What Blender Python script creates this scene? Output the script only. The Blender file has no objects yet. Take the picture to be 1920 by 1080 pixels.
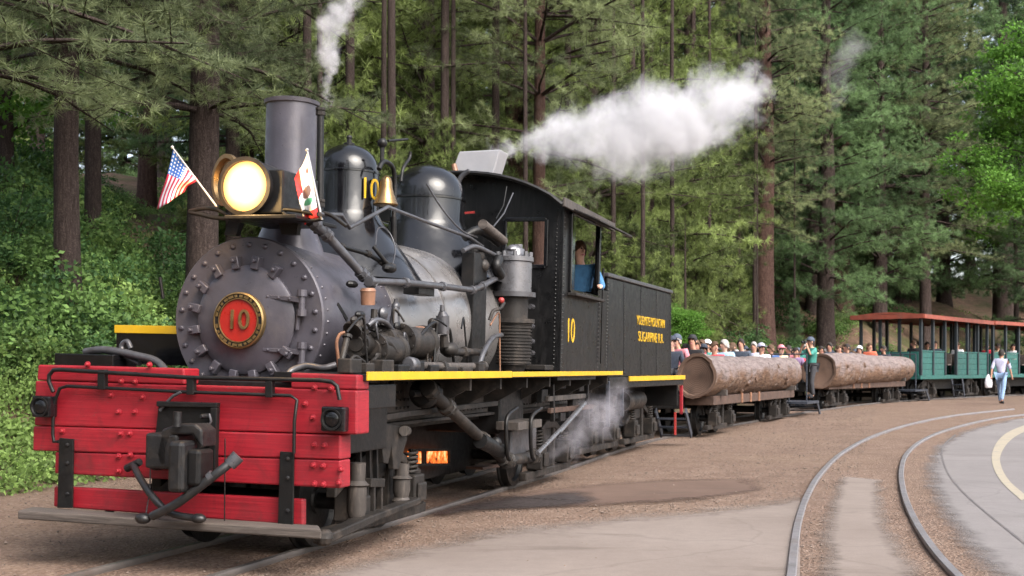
import bpy, bmesh, math, random
import numpy as np
from mathutils import Vector, Matrix, Euler

R = math.radians
rnd = random.Random(10)
sc = bpy.context.scene
col = sc.collection

# ------------------------------------------------------------------ camera
FPX, CX, HY = 2300.0, 960.0, 693.0          # focal length and horizon of the 1920 px photograph
CAMZ = 1.45
cam_d = bpy.data.cameras.new('camera')
cam = bpy.data.objects.new('camera', cam_d)
col.objects.link(cam)
cam.location = (0, 0, CAMZ)
cam.rotation_euler = (R(90), 0, 0)
cam_d.sensor_width = 36
cam_d.lens = FPX / 1920 * 36
cam_d.shift_y = (HY - 540) / 1920
cam_d.clip_start = 0.1
cam_d.clip_end = 3000
cam_d.dof.use_dof = True
cam_d.dof.focus_distance = 11.0
cam_d.dof.aperture_fstop = 4.0
sc.camera = cam

# ------------------------------------------------------------------ sky, sun, exposure
SUN_EL, SUN_AZ = 44, 140       # azimuth clockwise from +Y
world = bpy.data.worlds.new('World')
sc.world = world
world.use_nodes = True
nt = world.node_tree
nt.nodes.clear()
sky = nt.nodes.new('ShaderNodeTexSky')
sky.sky_type = 'NISHITA'
sky.sun_disc = False
sky.sun_elevation = R(SUN_EL)
sky.sun_rotation = R(SUN_AZ)
sky.dust_density = 4.0
sky.air_density = 1.0
hs = nt.nodes.new('ShaderNodeHueSaturation')
hs.inputs['Saturation'].default_value = 0.55
bg = nt.nodes.new('ShaderNodeBackground')
bg.inputs['Strength'].default_value = 0.15
wo = nt.nodes.new('ShaderNodeOutputWorld')
nt.links.new(sky.outputs[0], hs.inputs['Color'])
nt.links.new(hs.outputs[0], bg.inputs['Color'])
nt.links.new(bg.outputs[0], wo.inputs[0])
sun_d = bpy.data.lights.new('sun', 'SUN')
sun_d.energy = 1.2
sun_d.angle = R(45)
sun_d.color = (1.0, 0.94, 0.86)
sun = bpy.data.objects.new('sun', sun_d)
col.objects.link(sun)
sdir = Vector((math.sin(R(SUN_AZ)) * math.cos(R(SUN_EL)), math.cos(R(SUN_AZ)) * math.cos(R(SUN_EL)), math.sin(R(SUN_EL))))
sun.rotation_euler = (-sdir).to_track_quat('-Z', 'Y').to_euler()
sun.location = sdir * 60
vs = sc.view_settings
vs.view_transform = 'Standard'
vs.look = 'None'
vs.gamma = 1
vs.use_curve_mapping = False
vs.exposure = 1.7
sc.cycles.use_denoising = True
sc.cycles.max_bounces = 5
sc.cycles.diffuse_bounces = 3
sc.cycles.glossy_bounces = 3
sc.cycles.transmission_bounces = 4
sc.cycles.transparent_max_bounces = 8
sc.cycles.volume_bounces = 1
sc.cycles.volume_step_rate = 2.0
sc.cycles.volume_max_steps = 64
sc.cycles.caustics_reflective = False
sc.cycles.caustics_refractive = False

# ------------------------------------------------------------------ helpers
def tag(o, label=None, cat=None, group=None, kind=None):
    if label: o['label'] = label
    if cat: o['category'] = cat
    if group: o['group'] = group
    if kind: o['kind'] = kind
    return o

def empty(name, loc=(0, 0, 0), rz=0.0, parent=None):
    o = bpy.data.objects.new(name, None)
    col.objects.link(o)
    o.empty_display_size = 0.2
    o.location = loc
    o.rotation_euler = (0, 0, rz)
    o.parent = parent
    return o

def frame_of(d):
    d = Vector(d).normalized()
    a = Vector((0, 0, 1)) if abs(d.z) < 0.95 else Vector((1, 0, 0))
    x = d.cross(a).normalized()
    y = d.cross(x).normalized()
    return x, y, d

class MB:
    """collects simple shapes into one mesh"""
    def __init__(s):
        s.v = []; s.f = []; s.m = []; s.mi = 0
    def add(s, vs_, fs):
        n = len(s.v)
        s.v += [tuple(p) for p in vs_]
        s.f += [tuple(i + n for i in f) for f in fs]
        s.m += [s.mi] * len(fs)
        return s
    def hexa(s, p):       # 8 points: bottom 4 (ccw), top 4
        return s.add(p, [(3, 2, 1, 0), (4, 5, 6, 7), (0, 1, 5, 4), (1, 2, 6, 5), (2, 3, 7, 6), (3, 0, 4, 7)])
    def box(s, x0, x1, y0, y1, z0, z1):
        return s.hexa([(x0, y0, z0), (x1, y0, z0), (x1, y1, z0), (x0, y1, z0), (x0, y0, z1), (x1, y0, z1), (x1, y1, z1), (x0, y1, z1)])
    def bar(s, a, b, w, h, up=(0, 0, 1)):      # rectangular bar from a to b
        a, b = Vector(a), Vector(b)
        d = (b - a).normalized()
        upv = Vector(up)
        if abs(d.dot(upv)) > 0.98: upv = Vector((1, 0, 0))
        x = d.cross(upv).normalized() * w / 2
        y = x.cross(d).normalized() * h / 2
        return s.hexa([a - x - y, a + x - y, b + x - y, b - x - y, a - x + y, a + x + y, b + x + y, b - x + y])
    def ring_loft(s, rings, cap0=True, cap1=True):
        n = len(rings[0]); vs_ = []; fs = []
        for r_ in rings: vs_ += r_
        for k in range(len(rings) - 1):
            for i in range(n):
                j = (i + 1) % n
                fs.append((k * n + i, k * n + j, (k + 1) * n + j, (k + 1) * n + i))
        if cap0: fs.append(tuple(range(n - 1, -1, -1)))
        if cap1: fs.append(tuple((len(rings) - 1) * n + i for i in range(n)))
        return s.add(vs_, fs)
    def cyl(s, a, b, r0, r1=None, n=16, caps=True):
        a, b = Vector(a), Vector(b)
        r1 = r0 if r1 is None else r1
        x, y, d = frame_of(b - a)
        rings = [[p + x * (math.cos(2 * math.pi * i / n) * r) + y * (math.sin(2 * math.pi * i / n) * r) for i in range(n)] for p, r in ((a, r0), (b, r1))]
        return s.ring_loft(rings, caps, caps)
    def tube(s, pts, r, n=8, caps=True, smooth=0):
        pts = [Vector(p) for p in pts]
        if smooth: pts = catmull(pts, smooth)
        rs = r if isinstance(r, (list, tuple)) else [r] * len(pts)
        if len(rs) != len(pts): rs = list(np.interp(np.linspace(0, 1, len(pts)), np.linspace(0, 1, len(rs)), rs))
        rings = []; x = None
        for i, p in enumerate(pts):
            d = (pts[min(i + 1, len(pts) - 1)] - pts[max(i - 1, 0)]).normalized()
            if x is None: x = frame_of(d)[0]
            else:
                x = x - d * x.dot(d)
                x = x.normalized() if x.length > 1e-5 else frame_of(d)[0]
            y = d.cross(x)
            rings.append([p + x * (math.cos(2 * math.pi * k / n) * rs[i]) + y * (math.sin(2 * math.pi * k / n) * rs[i]) for k in range(n)])
        return s.ring_loft(rings, caps, caps)
    def lathe(s, o, axis, prof, n=32, cap0=True, cap1=True):   # prof: (radius, along axis)
        o = Vector(o); x, y, d = frame_of(axis)
        rings = [[o + d * t + x * (math.cos(2 * math.pi * i / n) * r) + y * (math.sin(2 * math.pi * i / n) * r) for i in range(n)] for r, t in prof]
        return s.ring_loft(rings, cap0, cap1)
    def sphere(s, c, r, n=12, m=8, sc_=(1, 1, 1)):
        c = Vector(c); prof = []
        rings = []
        for k in range(1, m):
            t = math.pi * k / m
            rings.append([c + Vector((math.sin(t) * math.cos(2 * math.pi * i / n) * r * sc_[0], math.sin(t) * math.sin(2 * math.pi * i / n) * r * sc_[1], -math.cos(t) * r * sc_[2])) for i in range(n)])
        return s.ring_loft(rings)
    def prism(s, poly, off):      # planar polygon (3-D points) extruded by a vector
        off = Vector(off); n = len(poly)
        p = [Vector(q) for q in poly]
        return s.add(p + [q + off for q in p], [tuple(range(n - 1, -1, -1)), tuple(range(n, 2 * n))] + [(i, (i + 1) % n, n + (i + 1) % n, n + i) for i in range(n)])
    def build(s, name, mat, parent=None, smooth=35, bevel=0, fixn=True):
        me = bpy.data.meshes.new(name)
        me.from_pydata(s.v, [], s.f)
        if fixn:
            bm = bmesh.new(); bm.from_mesh(me)
            bmesh.ops.recalc_face_normals(bm, faces=bm.faces)
            bm.to_mesh(me); bm.free()
        mats = mat if isinstance(mat, (list, tuple)) else [mat]
        for m_ in mats: me.materials.append(m_)
        if len(mats) > 1: me.polygons.foreach_set('material_index', s.m)
        if smooth:
            me.polygons.foreach_set('use_smooth', [True] * len(me.polygons))
            me.set_sharp_from_angle(angle=R(smooth))
        o = bpy.data.objects.new(name, me)
        col.objects.link(o)
        o.parent = parent
        if bevel:
            b = o.modifiers.new('bevel', 'BEVEL')
            b.width = bevel; b.segments = 2; b.limit_method = 'ANGLE'; b.angle_limit = R(40)
        return o

def catmull(p, k):
    out = []
    q = [p[0] * 2 - p[1]] + list(p) + [p[-1] * 2 - p[-2]]
    for i in range(1, len(q) - 2):
        for j in range(k):
            t = j / k
            a, b, c, d = q[i - 1], q[i], q[i + 1], q[i + 2]
            out.append(0.5 * ((2 * b) + (c - a) * t + (2 * a - 5 * b + 4 * c - d) * t * t + (3 * b - a - 3 * c + d) * t ** 3))
    out.append(p[-1])
    return out

def dup(o, parent=None, loc=None, rz=None, scale=None, deep=True):
    c = o.copy(); col.objects.link(c); c.parent = parent
    if loc is not None: c.location = loc
    if rz is not None: c.rotation_euler = (0, 0, rz)
    if scale is not None: c.scale = scale if isinstance(scale, (tuple, list)) else (scale,) * 3
    if deep:
        for ch in list(o.children): dup(ch, c)
    return c

def text_mesh(body, size, extrude=0.004):
    cu = bpy.data.curves.new('text', 'FONT')
    cu.body = body; cu.size = size; cu.extrude = extrude
    cu.align_x = 'CENTER'; cu.align_y = 'CENTER'
    o = bpy.data.objects.new('text', cu); col.objects.link(o)
    bpy.context.view_layer.update()
    me = bpy.data.meshes.new_from_object(o.evaluated_get(bpy.context.evaluated_depsgraph_get()))
    bpy.data.objects.remove(o)
    return me

# ------------------------------------------------------------------ materials
class NT:
    def __init__(s, name):
        s.m = bpy.data.materials.new(name); s.m.use_nodes = True
        s.t = s.m.node_tree; s.n = s.t.nodes; s.l = s.t.links
        s.b = s.n['Principled BSDF']; s.out = s.n['Material Output']
    def node(s, ty, **kw):
        x = s.n.new(ty)
        for k, v in kw.items():
            if k in x.inputs: s.set(x.inputs[k], v)
            else: setattr(x, k, v)
        return x
    def set(s, inp, v):
        if isinstance(v, bpy.types.NodeSocket): s.l.new(v, inp)
        else: inp.default_value = v
    def math(s, op, a, b=0.0, c=None, clamp=False):
        x = s.n.new('ShaderNodeMath'); x.operation = op; x.use_clamp = clamp
        s.set(x.inputs[0], a); s.set(x.inputs[1], b)
        if c is not None: s.set(x.inputs[2], c)
        return x.outputs[0]
    def noise(s, scale, detail=4, rough=0.6, vec=None, dist=0.0, coord='Object'):
        x = s.n.new('ShaderNodeTexNoise')
        x.inputs['Scale'].default_value = scale; x.inputs['Detail'].default_value = detail
        x.inputs['Roughness'].default_value = rough; x.inputs['Distortion'].default_value = dist
        s.l.new(vec if vec is not None else s.coord(coord), x.inputs['Vector'])
        return x.outputs['Fac']
    def coord(s, which='Object'):
        if not hasattr(s, 'tc'): s.tc = s.n.new('ShaderNodeTexCoord')
        return s.tc.outputs[which]
    def mapping(s, scale=(1, 1, 1), loc=(0, 0, 0), rot=(0, 0, 0), vec=None):
        x = s.n.new('ShaderNodeMapping')
        s.l.new(vec if vec is not None else s.coord(), x.inputs['Vector'])
        x.inputs['Scale'].default_value = scale; x.inputs['Location'].default_value = loc; x.inputs['Rotation'].default_value = rot
        return x.outputs[0]
    def ramp(s, fac, stops):
        x = s.n.new('ShaderNodeValToRGB'); e = x.color_ramp.elements
        while len(e) < len(stops): e.new(0.5)
        for k, (p, c) in enumerate(stops):
            e[k].position = p; e[k].color = (*c, 1) if len(c) == 3 else c
        s.l.new(fac, x.inputs[0])
        return x.outputs[0]
    def mix(s, fac, a, b, blend='MIX'):
        x = s.n.new('ShaderNodeMix'); x.data_type = 'RGBA'; x.blend_type = blend
        s.set(x.inputs[0], fac)
        s.set(x.inputs[6], (*a, 1) if isinstance(a, tuple) and len(a) == 3 else a)
        s.set(x.inputs[7], (*b, 1) if isinstance(b, tuple) and len(b) == 3 else b)
        return x.outputs[2]
    def rng(s, v, a, b, c=0.0, d=1.0, smooth=False):
        x = s.n.new('ShaderNodeMapRange'); x.clamp = True
        if smooth: x.interpolation_type = 'SMOOTHSTEP'
        s.set(x.inputs[0], v)
        for i, q in enumerate((a, b, c, d)): x.inputs[i + 1].default_value = q
        return x.outputs[0]
    def bump(s, h, strength=0.3, dist=0.02):
        x = s.n.new('ShaderNodeBump'); x.inputs['Strength'].default_value = strength; x.inputs['Distance'].default_value = dist
        s.l.new(h, x.inputs['Height']); s.l.new(x.outputs[0], s.b.inputs['Normal'])
    def base(s, c): s.set(s.b.inputs['Base Color'], (*c, 1) if isinstance(c, tuple) and len(c) == 3 else c)
    def rough(s, v): s.set(s.b.inputs['Roughness'], v)
    def metal(s, v): s.set(s.b.inputs['Metallic'], v)

M = {}
def paint(name, c, rough=0.45, metal=0.0, var=0.25, scale=6.0, dirt=None, dirt_amt=0.35, bump=0.15, bscale=40.0, coat=0.0, streak=False, spec=0.5):
    t = NT(name)
    n1 = t.noise(scale, 6, 0.65)
    lo = tuple(x * (1 - var) for x in c); hi = tuple(min(1, x * (1 + var)) for x in c)
    cc = t.ramp(n1, [(0.3, lo), (0.7, hi)])
    if dirt:
        vec = t.mapping((5, 5, 0.7)) if streak else None
        n2 = t.noise(scale * 0.9, 8, 0.7, vec=vec, dist=0.4)
        cc = t.mix(t.rng(n2, 0.5, 0.72, 0, dirt_amt), cc, dirt)
    t.base(cc)
    n3 = t.noise(scale * 2.3, 5, 0.6)
    t.rough(t.rng(n3, 0.3, 0.7, max(0.05, rough - 0.12), min(1, rough + 0.12)))
    t.metal(metal)
    if coat: t.b.inputs['Coat Weight'].default_value = coat; t.b.inputs['Coat Roughness'].default_value = 0.12
    if bump: t.bump(t.noise(bscale, 4, 0.6), bump, 0.006)
    t.b.inputs['Specular IOR Level'].default_value = spec
    M[name] = t.m
    return t.m

DUST = (0.16, 0.125, 0.10)
paint('graphite', (0.060, 0.056, 0.069), 0.38, 0.2, 0.18, 4, (0.13, 0.115, 0.11), 0.4, 0.22, 60)
paint('black_paint', (0.004, 0.004, 0.005), 0.17, 0, 0.3, 5, (0.014, 0.013, 0.012), 0.3, 0.03, 30, coat=0.2, spec=0.4)
paint('black_iron', (0.006, 0.0058, 0.006), 0.46, 0.0, 0.35, 7, (0.024, 0.019, 0.016), 0.5, 0.3, 50, spec=0.3)
paint('dirty_iron', (0.016, 0.0135, 0.012), 0.58, 0.1, 0.45, 6, (0.085, 0.066, 0.053), 0.6, 0.35, 45, spec=0.35)
paint('frame_plate', (0.042, 0.035, 0.031), 0.65, 0.05, 0.35, 5, (0.17, 0.14, 0.12), 0.6, 0.3, 30, streak=True)
paint('cab_side', (0.005, 0.005, 0.0054), 0.36, 0, 0.3, 4, (0.030, 0.028, 0.028), 0.5, 0.1, 25, streak=True, spec=0.28)
paint('jacket', (0.20, 0.19, 0.187), 0.30, 0.45, 0.25, 1.6, (0.05, 0.042, 0.035), 0.65, 0.08, 20)
paint('steel', (0.13, 0.13, 0.14), 0.33, 0.5, 0.2, 8, (0.12, 0.1, 0.09), 0.5, 0.1, 40)
paint('pipe_grey', (0.065, 0.065, 0.072), 0.38, 0.35, 0.3, 9, (0.05, 0.037, 0.03), 0.6, 0.1, 40)
paint('brass', (0.27, 0.17, 0.075), 0.32, 0.95, 0.15, 8, (0.2, 0.12, 0.05), 0.4, 0.05, 40)
paint('dull_brass', (0.22, 0.15, 0.065), 0.42, 0.8, 0.25, 12, (0.08, 0.05, 0.03), 0.5, 0.1, 60)
paint('plate_red', (0.25, 0.011, 0.007), 0.35, 0, 0.12, 10, None, 0, 0.05, 40)
paint('yellow', (0.50, 0.30, 0.008), 0.45, 0, 0.10, 5, (0.35, 0.22, 0.05), 0.5, 0.1, 40)
paint('copper_rust', (0.22, 0.11, 0.065), 0.55, 0.3, 0.3, 12, DUST, 0.4, 0.2, 50)
paint('coupler_iron', (0.010, 0.010, 0.011), 0.46, 0.2, 0.4, 12, (0.05, 0.039, 0.031), 0.6, 0.35, 60)
paint('hose_rubber', (0.011, 0.011, 0.012), 0.45, 0, 0.3, 10, (0.05, 0.044, 0.04), 0.5, 0.1, 60)
paint('white_metal', (0.29, 0.29, 0.31), 0.5, 0.1, 0.08, 4, (0.35, 0.33, 0.3), 0.4, 0.05, 20)
paint('white_paint', (0.72, 0.71, 0.69), 0.5, 0, 0.06, 9)
paint('red_small', (0.26, 0.025, 0.022), 0.4, 0, 0.12, 10)
paint('rusty_frame', (0.055, 0.030, 0.021), 0.75, 0, 0.45, 6, (0.085, 0.055, 0.04), 0.6, 0.3, 30)
paint('step_blue', (0.03, 0.036, 0.05), 0.45, 0.2, 0.3, 8, (0.09, 0.09, 0.10), 0.5, 0.15, 40)
paint('coach_green', (0.011, 0.082, 0.072), 0.5, 0, 0.18, 5, (0.06, 0.10, 0.085), 0.55, 0.12, 30, streak=True)
paint('coach_dark', (0.015, 0.022, 0.028), 0.5, 0, 0.25, 5, (0.05, 0.05, 0.05), 0.4, 0.1, 30)
paint('roof_red', (0.20, 0.045, 0.027), 0.6, 0, 0.25, 4, (0.15, 0.08, 0.06), 0.5, 0.15, 20)
paint('rail_steel', (0.19, 0.18, 0.19), 0.4, 0.3, 0.15, 3, (0.19, 0.13, 0.10), 0.4, 0.1, 40)
paint('rail_dull', (0.10, 0.088, 0.083), 0.5, 0.3, 0.25, 3, (0.12, 0.08, 0.06), 0.5, 0.1, 40)
paint('rail_side', (0.10, 0.065, 0.05), 0.8, 0.1, 0.3, 6, DUST, 0.5, 0.3, 40)
paint('stone', (0.14, 0.105, 0.085), 0.9, 0, 0.65, 45, (0.12, 0.10, 0.08), 0.5, 0.4, 10)

def wood_red():
    t = NT('red_planks')
    g = t.noise(3.0, 7, 0.65, vec=t.mapping((2.5, 0.5, 26)))
    c = t.ramp(g, [(0.25, (0.152, 0.003, 0.009)), (0.55, (0.240, 0.006, 0.014)), (0.85, (0.296, 0.020, 0.025))])
    w = t.noise(2.2, 8, 0.7)
    c = t.mix(t.rng(w, 0.56, 0.76, 0, 0.65), c, (0.088, 0.005, 0.008))
    f = t.noise(9, 9, 0.75, vec=t.mapping((1, 0.35, 3)))
    c = t.mix(t.rng(f, 0.66, 0.74, 0, 0.55), c, (0.224, 0.080, 0.072))
    dr = t.noise(2.6, 8, 0.72, vec=t.mapping((1, 1.2, 0.8)), dist=1.2)      # soot and grease runs
    c = t.mix(t.rng(dr, 0.50, 0.74, 0, 0.6), c, (0.044, 0.008, 0.009))
    ch = t.noise(16, 8, 0.8, vec=t.mapping((1, 0.5, 2)), dist=1.0)         # chipped paint
    c = t.mix(t.rng(ch, 0.61, 0.65, 0, 0.8), c, (0.068, 0.048, 0.041))
    t.base(c); t.rough(t.rng(w, 0.3, 0.7, 0.42, 0.62))
    t.bump(g, 0.3, 0.006)
    M['red_planks'] = t.m
wood_red()

def wood_grey():
    t = NT('weathered_board')
    g = t.noise(3.0, 8, 0.7, vec=t.mapping((14, 0.8, 14)))
    c = t.ramp(g, [(0.25, (0.014, 0.011, 0.010)), (0.5, (0.062, 0.050, 0.043)), (0.8, (0.135, 0.112, 0.098))])
    t.base(c); t.rough(0.85); t.bump(g, 0.6, 0.01)
    M['weathered_board'] = t.m
wood_grey()

def bark(name, a, b, scale=1.0):
    t = NT(name)
    n1 = t.noise(3.2 * scale, 9, 0.72, vec=t.mapping((7, 7, 0.9)), dist=0.8)
    n2 = t.noise(5 * scale, 6, 0.7, vec=t.mapping((3, 3, 1.1)))
    v = t.node('ShaderNodeTexVoronoi', feature='DISTANCE_TO_EDGE')
    nz = t.n.new('ShaderNodeTexNoise'); nz.inputs['Scale'].default_value = 5; nz.inputs['Detail'].default_value = 6; t.l.new(t.coord(), nz.inputs['Vector'])
    warp = t.mix(0.3, t.coord(), nz.outputs['Color'])
    t.l.new(t.mapping((13 * scale, 13 * scale, 1.7 * scale), vec=warp), v.inputs['Vector'])
    e = t.rng(v.outputs[0], 0.0, 0.3)
    h = t.math('MULTIPLY_ADD', n1, 1.1, t.math('MULTIPLY_ADD', n2, 0.5, t.math('MULTIPLY', e, 0.30)))
    t.base(t.ramp(t.rng(h, 0.45, 1.35), [(0.1, tuple(x * 0.25 for x in a)), (0.5, a), (0.95, b)]))
    t.rough(0.95); t.bump(h, 0.9, 0.05)
    t.b.inputs['Specular IOR Level'].default_value = 0.15
    M[name] = t.m
bark('bark_dark', (0.050, 0.036, 0.032), (0.13, 0.098, 0.088))
bark('bark_red', (0.072, 0.041, 0.033), (0.16, 0.097, 0.078))

def peeled_log():
    t = NT('peeled_log')
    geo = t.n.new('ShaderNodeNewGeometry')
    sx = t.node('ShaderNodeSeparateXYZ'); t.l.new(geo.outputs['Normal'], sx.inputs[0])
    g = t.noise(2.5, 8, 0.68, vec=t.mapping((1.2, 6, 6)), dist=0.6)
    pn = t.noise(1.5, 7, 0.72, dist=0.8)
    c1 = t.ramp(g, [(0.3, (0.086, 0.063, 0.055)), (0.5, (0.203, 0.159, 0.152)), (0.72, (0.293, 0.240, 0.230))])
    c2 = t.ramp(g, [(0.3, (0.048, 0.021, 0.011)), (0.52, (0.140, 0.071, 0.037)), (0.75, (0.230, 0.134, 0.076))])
    # downward faces turn a darker, warmer brown, broken up by noise patches
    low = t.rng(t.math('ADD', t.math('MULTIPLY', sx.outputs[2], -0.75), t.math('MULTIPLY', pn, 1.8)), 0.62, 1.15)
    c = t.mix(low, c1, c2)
    k = t.noise(3.4, 8, 0.75, dist=1.2)
    c = t.mix(t.rng(k, 0.56, 0.66, 0, 0.9), c, (0.032, 0.019, 0.014))
    k2 = t.noise(3.0, 6, 0.65, vec=t.mapping((1, 1, 1), loc=(7, 3, 1)))
    c = t.mix(t.rng(k2, 0.60, 0.68, 0, 0.8), c, (0.281, 0.212, 0.170))
    t.base(c); t.rough(0.8)
    t.bump(t.math('MULTIPLY_ADD', k, 1.4, g), 1.0, 0.08)
    M['peeled_log'] = t.m
peeled_log()

def log_end():
    t = NT('log_end')
    sx = t.node('ShaderNodeSeparateXYZ'); t.l.new(t.coord(), sx.inputs[0])
    d = t.math('SQRT', t.math('ADD', t.math('POWER', sx.outputs[1], 2), t.math('POWER', sx.outputs[2], 2)))
    n = t.noise(5, 5, 0.6)
    rings = t.math('SINE', t.math('MULTIPLY', t.math('MULTIPLY_ADD', n, 0.05, d), 180))
    c = t.ramp(rings, [(0.2, (0.085, 0.05, 0.035)), (0.8, (0.12, 0.072, 0.05))])
    c = t.mix(t.rng(n, 0.55, 0.7, 0, 0.8), c, (0.055, 0.033, 0.025))
    t.base(c); t.rough(0.9); t.bump(rings, 0.2, 0.01)
    M['log_end'] = t.m
log_end()

def ground_mat():
    t = NT('ground')
    co = t.coord('Object')
    at = t.node('ShaderNodeAttribute', attribute_name='hill')
    big = t.noise(0.22, 6, 0.6, vec=co)
    mid = t.noise(1.6, 8, 0.7, vec=co, dist=0.5)
    fine = t.noise(26, 5, 0.75, vec=co)
    vor = t.node('ShaderNodeTexVoronoi'); t.l.new(co, vor.inputs['Vector']); vor.inputs['Scale'].default_value = 38
    dirt = t.ramp(mid, [(0.28, (0.114, 0.073, 0.052)), (0.5, (0.192, 0.127, 0.094)), (0.75, (0.256, 0.183, 0.141))])
    dirt = t.mix(t.rng(big, 0.42, 0.62, 0, 0.55), dirt, (0.220, 0.152, 0.106))
    dirt = t.mix(t.rng(fine, 0.35, 0.62, 0.7, 0.0), dirt, (0.060, 0.039, 0.031))
    dirt = t.mix(t.rng(vor.outputs['Color'], 0.60, 0.9, 0, 0.6), dirt, (0.284, 0.214, 0.172))
    # needle litter on the bank
    duff = t.ramp(t.noise(3.1, 8, 0.72, vec=co, dist=0.3), [(0.3, (0.056, 0.035, 0.024)), (0.55, (0.122, 0.076, 0.053)), (0.75, (0.217, 0.145, 0.106))])
    duff = t.mix(t.rng(t.noise(0.5, 5, 0.6, vec=co), 0.43, 0.60, 0, 0.75), duff, (0.041, 0.053, 0.015))
    t.base(t.mix(t.rng(t.math('MULTIPLY_ADD', mid, 0.5, at.outputs['Fac']), 0.35, 0.7), dirt, duff))
    t.rough(0.95); t.b.inputs['Specular IOR Level'].default_value = 0.25
    t.bump(t.math('ADD', t.math('MULTIPLY', fine, 0.7), t.math('MULTIPLY', vor.outputs['Distance'], 0.9)), 0.9, 0.03)
    M['ground'] = t.m
ground_mat()

def pave_mat(name, a, b, stain, edge=True):
    t = NT(name)
    co = t.coord('Object')
    n1 = t.noise(0.55, 8, 0.65, vec=co, dist=0.3)
    n2 = t.noise(7, 6, 0.7, vec=co)
    fine = t.noise(70, 4, 0.7, vec=co)
    c = t.ramp(n1, [(0.3, a), (0.7, b)])
    c = t.mix(t.rng(n2, 0.35, 0.75, 0.0, 0.35), c, tuple(x * 0.7 for x in a))
    st = t.noise(0.8, 6, 0.7, vec=t.mapping((0.35, 1.7, 1), loc=(3, 1, 0)), dist=0.7)
    c = t.mix(t.rng(st, 0.57, 0.70, 0, 0.65), c, stain)
    c = t.mix(t.rng(fine, 0.35, 0.65, 0.22, 0), c, (0.074, 0.059, 0.052))
    if edge:       # dirt swept over the margins of the slab
        at = t.node('ShaderNodeAttribute', attribute_name='margin')
        nn = t.math('MULTIPLY_ADD', t.noise(9, 6, 0.75, vec=co), 0.5, t.math('MULTIPLY', t.noise(1.3, 7, 0.7, vec=co, dist=0.5), 0.9))
        e = t.rng(t.math('SUBTRACT', t.math('MULTIPLY', at.outputs['Fac'], 1.25), nn), -0.45, 0.12)
        tr = t.n.new('ShaderNodeBsdfTransparent'); mx = t.n.new('ShaderNodeMixShader')
        t.l.new(e, mx.inputs[0]); t.l.new(tr.outputs[0], mx.inputs[1]); t.l.new(t.b.outputs[0], mx.inputs[2]); t.l.new(mx.outputs[0], t.out.inputs[0])
    # fine cracks and scuffs
    vr = t.node('ShaderNodeTexVoronoi', feature='DISTANCE_TO_EDGE'); nz = t.n.new('ShaderNodeTexNoise'); nz.inputs['Scale'].default_value = 1.2; nz.inputs['Detail'].default_value = 6
    t.l.new(co, nz.inputs['Vector']); t.l.new(t.mix(0.35, co, nz.outputs['Color']), vr.inputs['Vector']); vr.inputs['Scale'].default_value = 0.55
    c = t.mix(t.rng(vr.outputs[0], 0.002, 0.010, 0.22, 0.0), c, tuple(x * 0.45 for x in a))
    sp = t.noise(3.2, 8, 0.8, vec=co, dist=1.0)
    c = t.mix(t.rng(sp, 0.60, 0.72, 0, 0.5), c, stain)
    t.base(c); t.rough(0.88); t.bump(t.math('ADD', fine, n2), 0.25, 0.008)
    t.b.inputs['Specular IOR Level'].default_value = 0.3
    M[name] = t.m
pave_mat('slab', (0.165, 0.133, 0.115), (0.225, 0.188, 0.166), (0.095, 0.074, 0.062))
pave_mat('asphalt', (0.150, 0.137, 0.135), (0.20, 0.185, 0.182), (0.092, 0.08, 0.076))
pave_mat('gravel_dark', (0.085, 0.052, 0.038), (0.140, 0.090, 0.068), (0.05, 0.032, 0.026))

def leaf_mat(name, c, trans=0.35, var=0.35, rough=0.6):
    t = NT(name)
    at = t.node('ShaderNodeAttribute', attribute_name='tint')
    oi = t.n.new('ShaderNodeObjectInfo')
    f = t.math('MULTIPLY_ADD', oi.outputs['Random'], 0.3, t.math('MULTIPLY', at.outputs['Fac'], 0.8))
    lo = tuple(x * (1 - var) for x in c); hi = (c[0] * (1 + var * 1.5), c[1] * (1 + var * 1.15), c[2] * (1 + var * 0.8))
    cc = t.ramp(f, [(0.0, lo), (1.0, hi)])
    t.base(cc); t.rough(rough); t.b.inputs['Specular IOR Level'].default_value = 0.25
    tr = t.n.new('ShaderNodeBsdfTranslucent'); t.l.new(cc, tr.inputs[0])
    mx = t.n.new('ShaderNodeMixShader'); mx.inputs[0].default_value = trans
    t.l.new(t.b.outputs[0], mx.inputs[1]); t.l.new(tr.outputs[0], mx.inputs[2]); t.l.new(mx.outputs[0], t.out.inputs[0])
    M[name] = t.m
leaf_mat('needles', (0.145, 0.210, 0.080), 0.45, 0.75)
leaf_mat('needles_blue', (0.165, 0.220, 0.122), 0.46, 0.7)
leaf_mat('needles_deep', (0.102, 0.182, 0.090), 0.45, 0.7)
leaf_mat('leaves_bright', (0.09, 0.21, 0.035), 0.45)
leaf_mat('leaves_bush', (0.105, 0.20, 0.065), 0.42, 0.65)
leaf_mat('leaves_bush2', (0.15, 0.25, 0.08), 0.44, 0.65)
leaf_mat('leaves_dark', (0.045, 0.105, 0.035), 0.35)

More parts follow.
